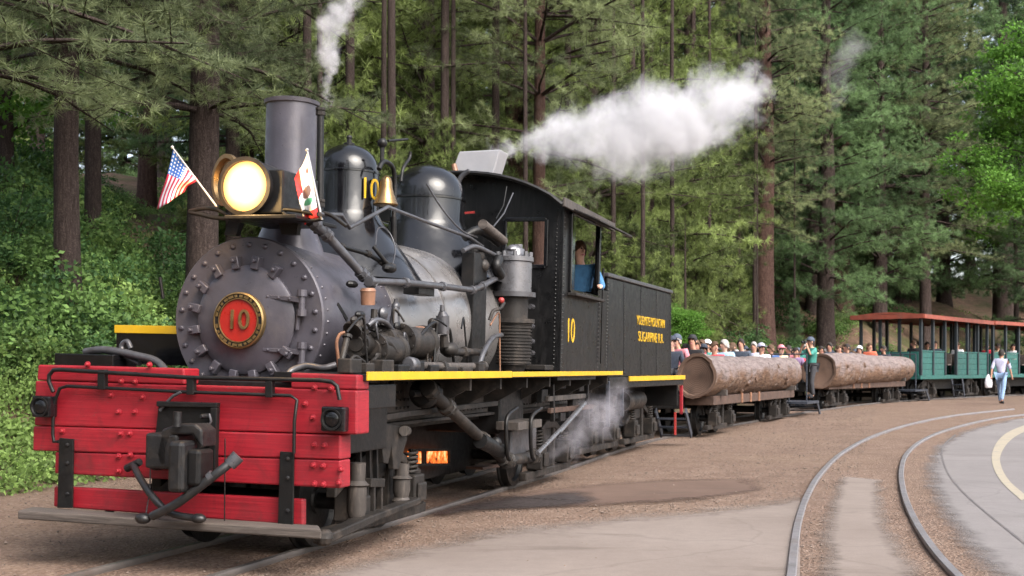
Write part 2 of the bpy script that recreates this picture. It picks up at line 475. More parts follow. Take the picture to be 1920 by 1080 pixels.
def emit(name, c, s, noise=None):
    t = NT(name)
    t.base((0.02, 0.012, 0.006))
    cc = c
    if noise:
        cc = t.ramp(t.noise(noise, 4, 0.6), [(0.38, (c[0] * 0.02, c[1] * 0.01, 0)), (0.52, c), (0.7, (1, 0.75, 0.35))])
        t.l.new(cc, t.b.inputs['Emission Color'])
    else: t.b.inputs['Emission Color'].default_value = (*c, 1)
    t.b.inputs['Emission Strength'].default_value = s
    M[name] = t.m
def lamp():
    t = NT('lamp_glass'); t.base((0.3, 0.2, 0.1)); t.rough(0.15)
    sx = t.node('ShaderNodeVectorMath', operation='LENGTH'); t.l.new(t.mapping((0, 1, 1)), sx.inputs[0])
    n = t.noise(9, 4, 0.6)
    d = t.math('MULTIPLY_ADD', n, 0.05, sx.outputs['Value'])
    t.l.new(t.ramp(t.rng(d, 0.05, 0.21), [(0.0, (1, 0.92, 0.74)), (0.55, (1.0, 0.80, 0.48)), (1.0, (0.75, 0.36, 0.11))]), t.b.inputs['Emission Color'])
    t.set(t.b.inputs['Emission Strength'], t.rng(d, 0.03, 0.21, 0.62, 0.16)); M['lamp_glass'] = t.m
lamp()
emit('fire', (1.0, 0.17, 0.02), 0.55, 8)
def glass():
    t = NT('glass'); t.base((0.75, 0.85, 0.83)); t.rough(0.05); t.b.inputs['Transmission Weight'].default_value = 1.0; t.b.inputs['IOR'].default_value = 1.1
    M['glass'] = t.m
glass()

# ------------------------------------------------------------------ terrain
LA = math.radians(72.73)                       # heading of the engine (from +X)
AX = Vector((math.cos(LA), math.sin(LA)))      # rearwards along the engine
PX = Vector((math.sin(LA), -math.cos(LA)))     # towards the camera's side of it
C0 = Vector((-2.381, 9.061))                   # middle of the pilot beam
TR = [C0 - AX * 40, C0 - AX * 3, C0 + AX * 4, C0 + AX * 8.5, Vector((1.75, 22.2)), Vector((3.05, 25.2)), Vector((6.65, 31.9)), Vector((8.2, 34.7)),
      Vector((12.8, 42.2)), Vector((18.6, 49.6)), Vector((26, 56.5)), Vector((36, 63)), Vector((60, 72)), Vector((120, 84))]
TRn = np.array([[p.x, p.y] for p in TR])

def sdist(x, y):
    """signed distance to the train's track, positive on the bank's side"""
    x = np.asarray(x, float); y = np.asarray(y, float)
    best = np.full(x.shape, 1e9); sg = np.ones(x.shape)
    for a, b in zip(TRn[:-1], TRn[1:]):
        d = b - a; L = np.hypot(*d)
        t = np.clip(((x - a[0]) * d[0] + (y - a[1]) * d[1]) / L ** 2, 0, 1)
        ex, ey = x - a[0] - t * d[0], y - a[1] - t * d[1]
        q = np.hypot(ex, ey)
        cr = d[0] * ey - d[1] * ex
        m = q < best
        best = np.where(m, q, best); sg = np.where(m, np.sign(cr), sg)
    return best * sg

def sstep(v, a, b):
    t = np.clip((v - a) / (b - a), 0, 1)
    return t * t * (3 - 2 * t)

def zyard(x, y):
    return 0.35 * sstep(np.asarray(y, float), 14, 42)

def zg(x, y):
    x = np.asarray(x, float); y = np.asarray(y, float)
    d = sdist(x, y)
    toe = 5.0 - 2.4 * sstep(y, 16, 30)
    slope = 0.56 + 0.32 * sstep(x, 6, 20)
    cap = 13.0 - 4.5 * sstep(x, 0, 20)
    t = np.maximum(0, d - toe)
    t = t * t / (t + 0.8)
    h = cap * (1 - np.exp(-slope * t / cap))
    h = h + sstep(d, toe + 1, toe + 5) * 0.35 * (np.sin(x * 0.55 + y * 0.31) + np.sin(x * 0.23 - y * 0.47 + 1.3) * 0.8)
    return zyard(x, y) + h

def zg1(x, y): return float(zg(np.array([x]), np.array([y]))[0])

def ray(px, py):
    return Vector(((px - CX) / FPX, 1.0, (HY - py) / FPX))

def G(px, py, dz=0.0):
    """point of the yard under a pixel of the photograph"""
    r_ = ray(px, py); y = 10.0
    for _ in range(40):
        z = float(zyard(0, y)) + dz
        y = (z - CAMZ) / r_.z
    return Vector((r_.x * y, y, z))

def at_depth(px, py, Y):
    r_ = ray(px, py)
    return Vector((r_.x * Y, Y, CAMZ + r_.z * Y))

def ground():
    def axis(lo, hi, step, far):
        a = list(np.arange(lo, hi + step, step))
        g = step
        while a[-1] < far: g *= 1.35; a.append(a[-1] + g)
        g = step
        while a[0] > -far: g *= 1.35; a.insert(0, a[0] - g)
        return np.array(a)
    xs, ys = axis(-34, 48, 0.6, 900), axis(-6, 84, 0.6, 900)
    X, Y = np.meshgrid(xs, ys)
    Z = zg(X, Y)
    D = sdist(X, Y)
    toe = 5.0 - 2.4 * sstep(Y, 16, 30)
    hill = np.clip((D - toe + 0.6) / 2.0, 0, 1)
    rs = np.random.RandomState(3)
    Z += hill * rs.normal(0, 0.05, Z.shape) + (1 - hill) * (np.abs(D) > 1.4) * rs.normal(0, 0.006, Z.shape) - 0.012
    nx, ny = len(xs), len(ys)
    v = np.stack([X.ravel(), Y.ravel(), Z.ravel()], 1)
    i = np.arange(nx * ny).reshape(ny, nx)
    f = np.stack([i[:-1, :-1].ravel(), i[:-1, 1:].ravel(), i[1:, 1:].ravel(), i[1:, :-1].ravel()], 1)
    me = bpy.data.meshes.new('ground')
    me.from_pydata(v.tolist(), [], f.tolist())
    a = me.attributes.new('hill', 'FLOAT', 'POINT'); a.data.foreach_set('value', hill.ravel().astype(np.float32))
    me.polygons.foreach_set('use_smooth', [True] * len(me.polygons))
    me.materials.append(M['ground'])
    o = bpy.data.objects.new('ground', me); col.objects.link(o)
    return tag(o, 'pinkish dirt and gravel yard rising into a litter covered bank', kind='structure')
ground()

def resample(pts, n):
    pts = [Vector(p) for p in pts]
    pts = catmull(pts, 8)
    L = [0]
    for a, b in zip(pts[:-1], pts[1:]): L.append(L[-1] + (b - a).length)
    out = []
    for t in np.linspace(0, L[-1], n):
        k = min(max(np.searchsorted(L, t) - 1, 0), len(pts) - 2)
        q = (t - L[k]) / max(1e-6, L[k + 1] - L[k])
        out.append(pts[k].lerp(pts[k + 1], q))
    return out

def strip(name, left, right, mat, dz, n=60, m=14, wear=0.6, label=None, cat=None, jitter=0.0, ends=False):
    """a sheet on the yard between two edge lines"""
    A, B_ = resample(left, n), resample(right, n)
    v, mg, f = [], [], []
    for k in range(n):
        w = (B_[k] - A[k]).length
        for j in range(m):
            p = A[k].lerp(B_[k], j / (m - 1))
            if jitter and j in (0, m - 1): p = p + Vector((rnd.uniform(-1, 1), rnd.uniform(-1, 1), 0)) * jitter
            v.append((p.x, p.y, float(zyard(p.x, p.y)) + dz))
            e = min(j, m - 1 - j) / (m - 1) * w
            if ends: e = min(e, (A[k] - A[0]).length, (A[k] - A[-1]).length)
            mg.append(min(1.0, e / wear))
    for k in range(n - 1):
        for j in range(m - 1):
            a = k * m + j
            f.append((a, a + 1, a + m + 1, a + m))
    me = bpy.data.meshes.new(name); me.from_pydata(v, [], f)
    at = me.attributes.new('margin', 'FLOAT', 'POINT'); at.data.foreach_set('value', mg)
    me.materials.append(mat)
    bm = bmesh.new(); bm.from_mesh(me); bmesh.ops.recalc_face_normals(bm, faces=bm.faces)
    if bm.faces and sum(q.normal.z for q in bm.faces) < 0: bmesh.ops.reverse_faces(bm, faces=bm.faces)
    bm.to_mesh(me); bm.free()
    o = bpy.data.objects.new(name, me); col.objects.link(o)
    return tag(o, label, cat, kind='structure')

gp = lambda pts: [G(a, b) for a, b in pts]
RAIL_L = [(1475, 1150), (1484, 1080), (1489, 1030), (1497, 980), (1514, 930), (1540, 888), (1580, 850), (1635, 820), (1705, 797), (1790, 780), (1900, 768)]
RAIL_R = [(1880, 1160), (1797, 1085), (1748, 1030), (1713, 975), (1694, 925), (1690, 882), (1702, 850), (1735, 824), (1790, 803), (1870, 785), (1980, 772)]
strip('concrete_pavement', gp([(250, 1140), (430, 1100), (560, 1062), (700, 1024), (850, 992), (1000, 970), (1180, 955), (1380, 938), (1500, 922)]),
      gp([(250, 1210), (430, 1210), (560, 1210), (700, 1210), (850, 1210), (1000, 1210), (1180, 1205), (1330, 1190), (1500, 1160)]), M['slab'], 0.006, 70, 40, 2.0,
      'pale worn concrete apron beside the rails')
strip('concrete_pavement', gp([(1500, 1150), (1508, 1080), (1513, 1030), (1522, 980), (1540, 935), (1566, 890)]),
      gp([(1800, 1150), (1762, 1083), (1722, 1030), (1693, 985), (1676, 945), (1668, 900)]), M['slab'], 0.006, 60, 16, 0.4, ends=True, label=
      'stained concrete panel between the curving rails')
strip('asphalt_road', gp([(1905, 1160), (1822, 1085), (1771, 1030), (1736, 975), (1716, 925), (1712, 882), (1724, 850), (1757, 824), (1812, 803), (1892, 785), (2002, 772)]),
      gp([(2900, 1160), (2800, 1085), (2700, 1030), (2600, 975), (2500, 925), (2450, 882), (2420, 850), (2400, 828), (2380, 806), (2370, 790), (2360, 776)]), M['asphalt'], 0.006, 80, 60, 0.6,
      'grey asphalt road curving past the tracks')
strip('gravel_patch', gp([(800, 958), (880, 934), (1000, 914), (1200, 897), (1330, 893), (1450, 893)]),
      gp([(800, 968), (880, 960), (1000, 958), (1200, 950), (1330, 940), (1450, 922)]), M['gravel_dark'], 0.001, 50, 14, 0.9, ends=True, label= 'dark reddish gravel patch between engine and rails')
def line_mat():
    t = NT('road_line')
    n = t.noise(6, 8, 0.75)
    t.base(t.mix(t.rng(n, 0.5, 0.66), (0.27, 0.235, 0.175), (0.19, 0.17, 0.155))); t.rough(0.85)
    M['road_line'] = t.m
line_mat()
strip('painted_line', gp([(2060, 778), (1960, 788), (1905, 804), (1876, 822), (1861, 848), (1862, 875), (1878, 905), (1915, 940)]),
      gp([(2075, 782), (1972, 794), (1920, 811), (1893, 828), (1877, 852), (1877, 874), (1892, 902), (1928, 934)]), M['road_line'], 0.0105, 60, 4, 0.1, 'faded cream line curving over the asphalt')
paint('tar', (0.09, 0.08, 0.08), 0.8, 0, 0.3, 6, DUST, 0.5)
strip('tar_seam', gp([(1790, 815), (1766, 840), (1772, 880), (1800, 920), (1850, 965), (1930, 1030)]),
      gp([(1793, 816), (1769, 841), (1775, 880), (1803, 919), (1853, 964), (1934, 1028)]), M['tar'], 0.010, 60, 3, 0.1, 'thin dark tar seam in the asphalt road')

def wet():
    t = NT('wet_dirt'); co = t.coord()
    at = t.node('ShaderNodeAttribute', attribute_name='margin')
    n = t.noise(1.7, 7, 0.7, dist=0.5)
    e = t.rng(t.math('MULTIPLY_ADD', at.outputs['Fac'], 1.3, t.math('MULTIPLY', n, -1.5)), -0.15, 0.5, 0.0, 0.85)
    t.base((0.05, 0.042, 0.042)); t.rough(t.rng(n, 0.35, 0.65, 0.12, 0.6))
    t.bump(t.noise(30, 4, 0.6), 0.3, 0.01)
    tr = t.n.new('ShaderNodeBsdfTransparent'); mx = t.n.new('ShaderNodeMixShader')
    t.l.new(e, mx.inputs[0]); t.l.new(tr.outputs[0], mx.inputs[1]); t.l.new(t.b.outputs[0], mx.inputs[2]); t.l.new(mx.outputs[0], t.out.inputs[0])
    M['wet_dirt'] = t.m
wet()
strip('wet_patch', gp([(770, 962), (860, 938), (950, 925), (1050, 918), (1160, 920)]), gp([(770, 985), (860, 975), (950, 966), (1050, 962), (1160, 945)]), M['wet_dirt'], 0.011, 40, 14, 0.7, ends=True, label=
      'dark oily wet patch on the dirt by the engine')

# ------------------------------------------------------------------ rails
def rail_prof(line, name, parent, gauge_side, head=0.06, top=0.05, mat='rail_steel'):
    """a rail with a bright head, sunk to its shoulders in the ground"""
    n = len(line); mb = MB(); rings = []
    for k, p in enumerate(line):
        d = (line[min(k + 1, n - 1)] - line[max(k - 1, 0)]).normalized()
        s_ = Vector((d.y, -d.x, 0)).normalized()
        z0 = float(zyard(p.x, p.y)) + 0.0
        h = head / 2
        rings.append([Vector((p.x, p.y, z0)) + s_ * a + Vector((0, 0, b)) for a, b in
                      ((-h * 0.5, -0.08), (h * 0.5, -0.08), (h * 0.9, -0.015 + top * 0.5), (h, top * 0.6), (h * 0.75, top), (-h * 0.75, top), (-h, top * 0.6), (-h * 0.9, -0.015 + top * 0.5))])
    mb.ring_loft(rings)
    return mb.build(name, M[mat], parent, 50)

t2 = tag(empty('railway_track', G(1500, 1000)), 'bare curving track set into the concrete and dirt', kind='structure')
off = Vector(t2.location)
for pts in (RAIL_L, RAIL_R):
    o = rail_prof(resample(gp(pts), 90), 'rail', t2, 1, 0.075, 0.03)
    o.location = -off
t1 = tag(empty('railway_track', (C0.x, C0.y, 0)), 'track that the steam train stands on', kind='structure')
tl = resample([Vector((p.x, p.y, 0)) for p in TR[:-1]], 260)
for s_ in (-0.475, 0.475):
    ln = []
    for k, p in enumerate(tl):
        d = (tl[min(k + 1, len(tl) - 1)] - tl[max(k - 1, 0)]).normalized()
        ln.append(p + Vector((d.y, -d.x, 0)) * s_)
    o = rail_prof(ln, 'rail', t1, 1, 0.065, 0.035, 'rail_dull')
    o.location = (-C0.x, -C0.y, 0)

# loose stones, too many to count
def pebbles():
    rs = np.random.RandomState(5)
    oc = np.array([(1, 0, 0), (-1, 0, 0), (0, 1, 0), (0, -1, 0), (0, 0, 0.7), (0, 0, -0.7)], float)
    of = np.array([(0, 2, 4), (2, 1, 4), (1, 3, 4), (3, 0, 4), (2, 0, 5), (1, 2, 5), (3, 1, 5), (0, 3, 5)])
    V, F = [], []
    n = 0
    for k in range(11000):
        if k < 9000:
            s_ = rs.uniform(-2, 30); w = rs.uniform(-1, 1); w = abs(w) ** 0.6 * 4.2 + 0.3
            p = C0 + AX * s_ + PX * w
        else:
            p = C0 + AX * rs.uniform(-2, 9) + PX * rs.uniform(-5.5, 1.5)
        x, y = p.x, p.y
        if sdist(np.array([x]), np.array([y]))[0] > 5: continue
        r_ = rs.uniform(0.005, 0.014) * (1.8 if rs.rand() < 0.03 else 1)
        q = oc * r_ * rs.uniform(0.7, 1.3, (6, 3))
        a = rs.uniform(0, 6.28); c_, s2 = math.cos(a), math.sin(a)
        q = np.stack([q[:, 0] * c_ - q[:, 1] * s2 + x, q[:, 0] * s2 + q[:, 1] * c_ + y, q[:, 2] + zg1(x, y) + r_ * 0.2 - 0.008], 1)
        V.append(q); F.append(of + n); n += 6
    me = bpy.data.meshes.new('gravel'); me.from_pydata(np.concatenate(V).tolist(), [], np.concatenate(F).tolist())
    me.materials.append(M['stone'])
    o = bpy.data.objects.new('gravel', me); col.objects.link(o)
    tag(o, 'loose small stones strewn over the dirt beside the train', 'gravel', kind='stuff')
pebbles()

# ------------------------------------------------------------------ vegetation
def np_mesh(name, V, F, mats, midx=None, tint=None):
    me = bpy.data.meshes.new(name)
    V = np.asarray(V, np.float32); F = np.asarray(F, np.int32)
    me.vertices.add(len(V)); me.vertices.foreach_set('co', V.ravel())
    k = F.shape[1]
    me.loops.add(F.size); me.loops.foreach_set('vertex_index', F.ravel())
    me.polygons.add(len(F))
    me.polygons.foreach_set('loop_start', np.arange(0, F.size, k, dtype=np.int32))
    for m_ in mats: me.materials.append(m_)
    if midx is not None: me.polygons.foreach_set('material_index', np.asarray(midx, np.int32))
    if tint is not None:
        a = me.attributes.new('tint', 'FLOAT', 'POINT'); a.data.foreach_set('value', np.asarray(tint, np.float32))
    me.update(calc_edges=True); me.validate()
    return me

def unit(a): return a / np.maximum(1e-9, np.linalg.norm(a, axis=-1, keepdims=True))

def needles(rs, P, D, n, ln, w, tint):
    """n needles round each tuft centre P with axis D"""
    k = len(P)
    d = unit(D[:, None, :] * 0.55 + unit(rs.normal(size=(k, n, 3))) * 0.95)
    L = rs.uniform(0.7, 1.15, (k, n, 1)) * ln
    side = unit(np.cross(d, rs.normal(size=(k, n, 3)))) * w
    base = P[:, None, :] - D[:, None, :] * rs.uniform(0, 0.09, (k, n, 1))
    a, b, c = base - side, base + side, base + d * L
    V = np.stack([a, b, c], 2).reshape(-1, 3)
    F = np.arange(len(V)).reshape(-1, 3)
    t = np.repeat(np.clip(tint + rs.normal(0, 0.12, k), 0, 1), n * 3)
    return V, F, t

def limb_tris(pts, r0, r1):
    """three-sided tapering limb as triangles"""
    V, F = [], []
    n = len(pts)
    for i, p in enumerate(pts):
        d = unit((pts[min(i + 1, n - 1)] - pts[max(i - 1, 0)])[None])[0]
        x = unit(np.cross(d, [0.31, 0.2, 0.93])[None])[0]; y = np.cross(d, x)
        r_ = r0 + (r1 - r0) * i / (n - 1)
        for k in range(3):
            a = 2.094 * k
            V.append(p + x * math.cos(a) * r_ + y * math.sin(a) * r_)
    for i in range(n - 1):
        for k in range(3):
            a, b = i * 3 + k, i * 3 + (k + 1) % 3
            F += [(a, b, b + 3), (a, b + 3, a + 3)]
    return np.array(V), np.array(F)

def pine_crown(seed, z0, z1, rmax, whorls, per, mat, tufts=11, nn=24, ln=0.21, w=0.0085, droop=0.30, gap=0.14):
    rs = np.random.RandomState(seed)
    P, D, T = [], [], []
    LV, LF, nl = [], [], 0
    for k in range(whorls):
        f = k / (whorls - 1)
        z = z0 + (z1 - z0) * f ** 0.92 + rs.uniform(-0.25, 0.25)
        R_ = rmax * (1 - f) ** 0.62 * rs.uniform(0.75, 1.15) + 0.25
        if f < 0.12: R_ *= 0.75 + 2 * f
        a0 = rs.uniform(0, 6.28)
        for j in range(per):
            if rs.rand() < gap: continue
            a = a0 + j * 6.283 / per + rs.normal(0, 0.25)
            L = R_ * rs.uniform(0.6, 1.12)
            h = np.array([math.cos(a), math.sin(a), 0])
            s_ = np.array([-h[1], h[0], 0])
            up = rs.uniform(-0.12, 0.55) + 0.3 * f
            t = np.linspace(0, 1, 6)
            sag = -droop * L * (t ** 2) * (1 - f) * rs.uniform(0.5, 1.3) + 0.16 * L * np.maximum(0, t - 0.75)
            wob = np.cumsum(rs.normal(0, 0.07 * L, 6)) * t
            pts = np.array([0, 0, z]) + np.outer(t * L, h) + np.outer(t * L * up + sag, [0, 0, 1]) + np.outer(wob, s_)
            v, q = limb_tris(pts, 0.018 + 0.013 * L, 0.006)
            LV.append(v); LF.append(q + nl); nl += len(v)
            nb = max(3, int(tufts * (0.45 + 0.55 * L / rmax)))
            tone = rs.uniform(0.0, 0.9)
            for b in range(nb):
                u = 0.28 + 0.72 * ((b + rs.uniform(0, 1)) / nb)
                i = min(4, int(u * 5)); p = pts[i] + (pts[i + 1] - pts[i]) * (u * 5 - i)
                sd = (1 if b % 2 else -1)
                off = (1.05 - u) * 0.55 * L * rs.uniform(0.3, 1.0) + 0.06
                tip = p + s_ * sd * off + h * off * 0.55 + np.array([0, 0, rs.uniform(-0.28, 0.45) * (0.4 + off)])
                if off > 0.25:
                    v, q = limb_tris(np.array([p, (p + tip) / 2 + [0, 0, -0.03], tip]), 0.010, 0.004)
                    LV.append(v); LF.append(q + nl); nl += len(v)
                ax = unit((tip - p + h * 0.25 + [0, 0, 0.10])[None])[0]
                m_ = 1 + int(off / 0.22)
                for e in range(m_):
                    P.append(p + (tip - p) * (e + 1) / m_ + rs.normal(0, 0.03, 3)); D.append(unit((ax + rs.normal(0, 0.25, 3))[None])[0]); T.append(tone)
    P, D, T = np.array(P), np.array(D), np.array(T)
    NV, NF, tt = needles(rs, P, D, nn, ln, w, T)
    LV = np.concatenate(LV); LF = np.concatenate(LF)
    V = np.concatenate([NV, LV]); F = np.concatenate([NF, LF + len(NV)])
    mi = np.concatenate([np.zeros(len(NF)), np.ones(len(LF))])
    return np_mesh('crown', V, F, [mat, M['bark_dark']], mi, np.concatenate([tt, np.zeros(len(LV))]))

def leaf_cloud(rs, C, S, n, size, tone, flat=0.5):
    """n leaves (two triangles each, folded on the rib) round each clump centre C of radius S"""
    k = len(C)
    p = C[:, None, :] + unit(rs.normal(size=(k, n, 3))) * (rs.uniform(0.25, 1, (k, n, 1)) ** 0.5) * S[:, None, :]
    d = unit(rs.normal(size=(k, n, 3)) + unit(p - C[:, None, :]) * 0.9 + np.array([0, 0, -0.15]))
    nrm = unit(rs.normal(size=(k, n, 3)) * (1 - flat) + np.array([0, 0, 1.0]) * flat)
    s_ = unit(np.cross(d, nrm))
    L = size * rs.uniform(0.6, 1.25, (k, n, 1))
    a, b = p, p + d * L
    mid = p + d * L * 0.45 + nrm * L * 0.06
    l, r_ = mid - s_ * L * 0.32, mid + s_ * L * 0.32
    V = np.stack([a, r_, b, l], 2).reshape(-1, 3)
    i = np.arange(k * n)[:, None] * 4
    F = np.concatenate([i + [[0, 1, 2]], i + [[0, 2, 3]]])
    t = np.repeat(np.clip(tone + rs.normal(0, 0.1, (k, 1)) + rs.normal(0, 0.1, (k, n)), 0, 1).ravel(), 4)
    return V, F, t

def broad_crown(seed, z0, z1, rad, limbs, mat, leaf=0.13, per=60, clump=0.55):
    rs = np.random.RandomState(seed)
    C, LV, LF, nl = [], [], [], 0
    for k in range(limbs):
        a = rs.uniform(0, 6.28); f = rs.uniform(0, 1)
        zb = z0 + (z1 - z0) * f
        L = rad * (1 - 0.55 * f) * rs.uniform(0.6, 1.1)
        h = np.array([math.cos(a), math.sin(a), 0])
        t = np.linspace(0, 1, 6)
        pts = np.array([0, 0, zb]) + np.outer(t * L, h) + np.outer(L * (0.45 * t - 0.25 * t ** 2), [0, 0, 1]) + np.cumsum(rs.normal(0, 0.05, (6, 3)), 0)
        v, q = limb_tris(pts, 0.035, 0.008); LV.append(v); LF.append(q + nl); nl += len(v)
        for u in np.linspace(0.3, 1, 7):
            i = min(4, int(u * 5)); p = pts[i] + (pts[i + 1] - pts[i]) * (u * 5 - i)
            C.append(p + rs.normal(0, 0.28 * clump + 0.12, 3))
    C = np.array(C)
    S = np.tile(np.array([clump, clump, clump * 0.42]), (len(C), 1)) * rs.uniform(0.6, 1.2, (len(C), 1))
    V, F, t = leaf_cloud(rs, C, S, per, leaf, rs.uniform(0.2, 0.8, (len(C), 1)), 0.6)
    LV = np.concatenate(LV); LF = np.concatenate(LF)
    return np_mesh('crown', np.concatenate([V, LV]), np.concatenate([F, LF + len(V)]), [mat, M['bark_dark']],
                   np.concatenate([np.zeros(len(F)), np.ones(len(LF))]), np.concatenate([t, np.zeros(len(LV))]))

def bush_mesh(seed, mat, rad=0.7, hgt=0.7, clumps=26, per=60, leaf=0.075):
    rs = np.random.RandomState(seed)
    a = rs.uniform(0, 6.28, clumps); q = np.sqrt(rs.uniform(0, 1, clumps)) * rad
    z = hgt * (0.25 + 0.75 * rs.uniform(0, 1, clumps)) * (1 - 0.55 * (q / rad) ** 2)
    C = np.stack([np.cos(a) * q, np.sin(a) * q, z], 1)
    S = np.tile(np.array([0.24, 0.24, 0.17]), (clumps, 1)) * rad / 0.7 * rs.uniform(0.6, 1.2, (clumps, 1))
    V, F, t = leaf_cloud(rs, C, S, per, leaf, rs.uniform(0.1, 0.85, (clumps, 1)), 0.45)
    LV, LF, nl = [], [], 0
    for c in C[::2]:
        v, f = limb_tris(np.array([[c[0] * 0.2, c[1] * 0.2, -0.15], c * [0.7, 0.7, 0.5], c]), 0.012, 0.003); LV.append(v); LF.append(f + nl); nl += len(v)
    LV = np.concatenate(LV); LF = np.concatenate(LF)
    return np_mesh('foliage', np.concatenate([V, LV]), np.concatenate([F, LF + len(V)]), [mat, M['bark_dark']],
                   np.concatenate([np.zeros(len(F)), np.ones(len(LF))]), np.concatenate([t, np.zeros(len(LV))]))

def trunk_mesh(seed, h, r_, mat, lean=0.0):
    rs = np.random.RandomState(seed); rings = []
    n = 14; ph = rs.uniform(0, 6.28, 4)
    mb = MB()
    zs = [-1.2, 0, 0.25, 0.7, 1.6, 3, 5, 8, 12, h * 0.8, h]
    for z in zs:
        f = max(0, z) / h
        rr = r_ * (1 - f) ** 0.75 * (1 + 0.28 * math.exp(-max(z, 0) * 2.2)) + 0.02
        cx = lean * z + 0.04 * math.sin(z * 0.5 + ph[0]); cy = 0.04 * math.sin(z * 0.4 + ph[1])
        rings.append([Vector((cx + math.cos(a) * rr * (1 + 0.05 * math.sin(3 * a + z + ph[2]) + rs.normal(0, 0.02)), cy + math.sin(a) * rr * (1 + 0.05 * math.sin(2 * a + ph[3])), z)) for a in np.linspace(0, 2 * math.pi, n, endpoint=False)])
    mb.ring_loft(rings)
    o = mb.build('trunk', mat, None, 60, fixn=False)
    me = o.data; bpy.data.objects.remove(o)
    return me

TH = 24.0
CROWN = {
    'a': pine_crown(1, 1.6, 23, 4.0, 30, 7, M['needles'], tufts=15, nn=32, ln=0.22, w=0.0085),
    'b': pine_crown(2, 5.0, 23, 3.8, 28, 7, M['needles_blue'], tufts=15, nn=36, ln=0.20, w=0.006),
    'c': pine_crown(3, 4.7, 23, 4.1, 30, 7, M['needles_blue'], tufts=18, nn=40, ln=0.19, w=0.0052),
    'd': pine_crown(4, 2.4, 23, 4.0, 28, 7, M['needles_deep'], tufts=15, nn=30, ln=0.23, w=0.010),
    'e': pine_crown(5, 5.0, 23, 3.6, 24, 7, M['needles_deep'], tufts=14, nn=30, ln=0.23, w=0.010),
    'f': pine_crown(6, 0.5, 9.0, 2.7, 24, 8, M['needles'], tufts=14, nn=34, ln=0.20, w=0.008, gap=0.05),
    'k': pine_crown(9, 0.5, 9.0, 2.7, 24, 8, M['needles_deep'], tufts=14, nn=28, ln=0.22, w=0.010, gap=0.05),
    'g': pine_crown(7, 1.2, 23, 4.6, 28, 7, M['needles_deep'], tufts=15, nn=24, ln=0.27, w=0.016),
    'h': pine_crown(8, 0.6, 23, 4.8, 30, 7, M['needles'], tufts=15, nn=24, ln=0.27, w=0.016),
}
TRUNK = {(s_, b): trunk_mesh(20 + s_, TH, 0.27, M[b], 0.002 * (s_ - 1)) for s_ in range(3) for b in ('bark_dark', 'bark_red')}
PINES = 0
def pine(x, y, crown, width, bark_='bark_dark', label=None, group=None, hs=1.0, z=None, name='pine_tree', shape=None):
    global PINES; PINES += 1
    t = empty(name, (x, y, zg1(x, y) if z is None else z), rnd.uniform(0, 6.28))
    o = bpy.data.objects.new('trunk', TRUNK[(PINES % 3, bark_)]); col.objects.link(o); o.parent = t
    k = width / 0.54
    o.scale = (k, k, hs)
    if crown:
        c = bpy.data.objects.new('crown', CROWN[crown]); col.objects.link(c); c.parent = t
        c.rotation_euler = (0, 0, rnd.uniform(0, 6.28)); s_ = shape or rnd.uniform(0.9, 1.1); c.scale = (s_, s_, hs)
    tag(t, label or 'tall pine standing among many others in the wood behind the train', 'tree', group or (None if label else 'pines of the wood'))
    return t

def by_px(px, Y): return ((px - CX) / FPX * Y, Y)
def wpx(w, Y): return w / FPX * Y
# pines that can be told apart: (px, depth, width px, crown, bark, label)
for px, Y, w, cr, bk, lb in [
    (128, 20.5, 46, 'c', 'bark_dark', 'bare dark brown pine trunk rising straight from the leafy bank beside the red beam'),
    (172, 26.5, 30, 'c', 'bark_dark', 'slimmer pine close behind the stout trunk on the leafy bank'),
    (274, 39, 34, 'e', 'bark_red', 'reddish pine trunk on the bare sunlit patch up the bank'),
    (382, 22.5, 58, 'c', 'bark_dark', 'thickest dark pine trunk behind the lit headlight'),
    (436, 31, 27, 'c', 'bark_dark', 'thin pine between the headlight and the smokestack'),
    (462, 34, 24, 'd', 'bark_dark', 'pine with dark bark right behind the smokestack'),
    (968, 39, 46, 'a', 'bark_red', 'reddish pine whose trunk shows above the cab roof hatch'),
    (1012, 32, 26, 'b', 'bark_red', 'red barked pine seen through the cab front window'),
    (1436, 50, 36, 'b', 'bark_red', 'tall straight reddish pine behind the first log car'),
    (1152, 43, 40, 'a', 'bark_dark', 'dark pine behind the rear of the cab roof'),
    (1524, 58, 26, 'e', 'bark_dark', 'slim pine left of the thick pair behind the second log car'),
    (1550, 54, 32, 'd', 'bark_dark', 'thick dark pine behind the front end of the second log car'),
    (1577, 59, 38, 'e', 'bark_red', 'broad reddish pine next to the open coach roof'),
    (1882, 66, 40, 'd', 'bark_dark', 'stout dark pine on the crest above the coaches'),
]:
    x, y = by_px(px, Y)
    pine(x, y, cr, wpx(w, Y), bk, lb)
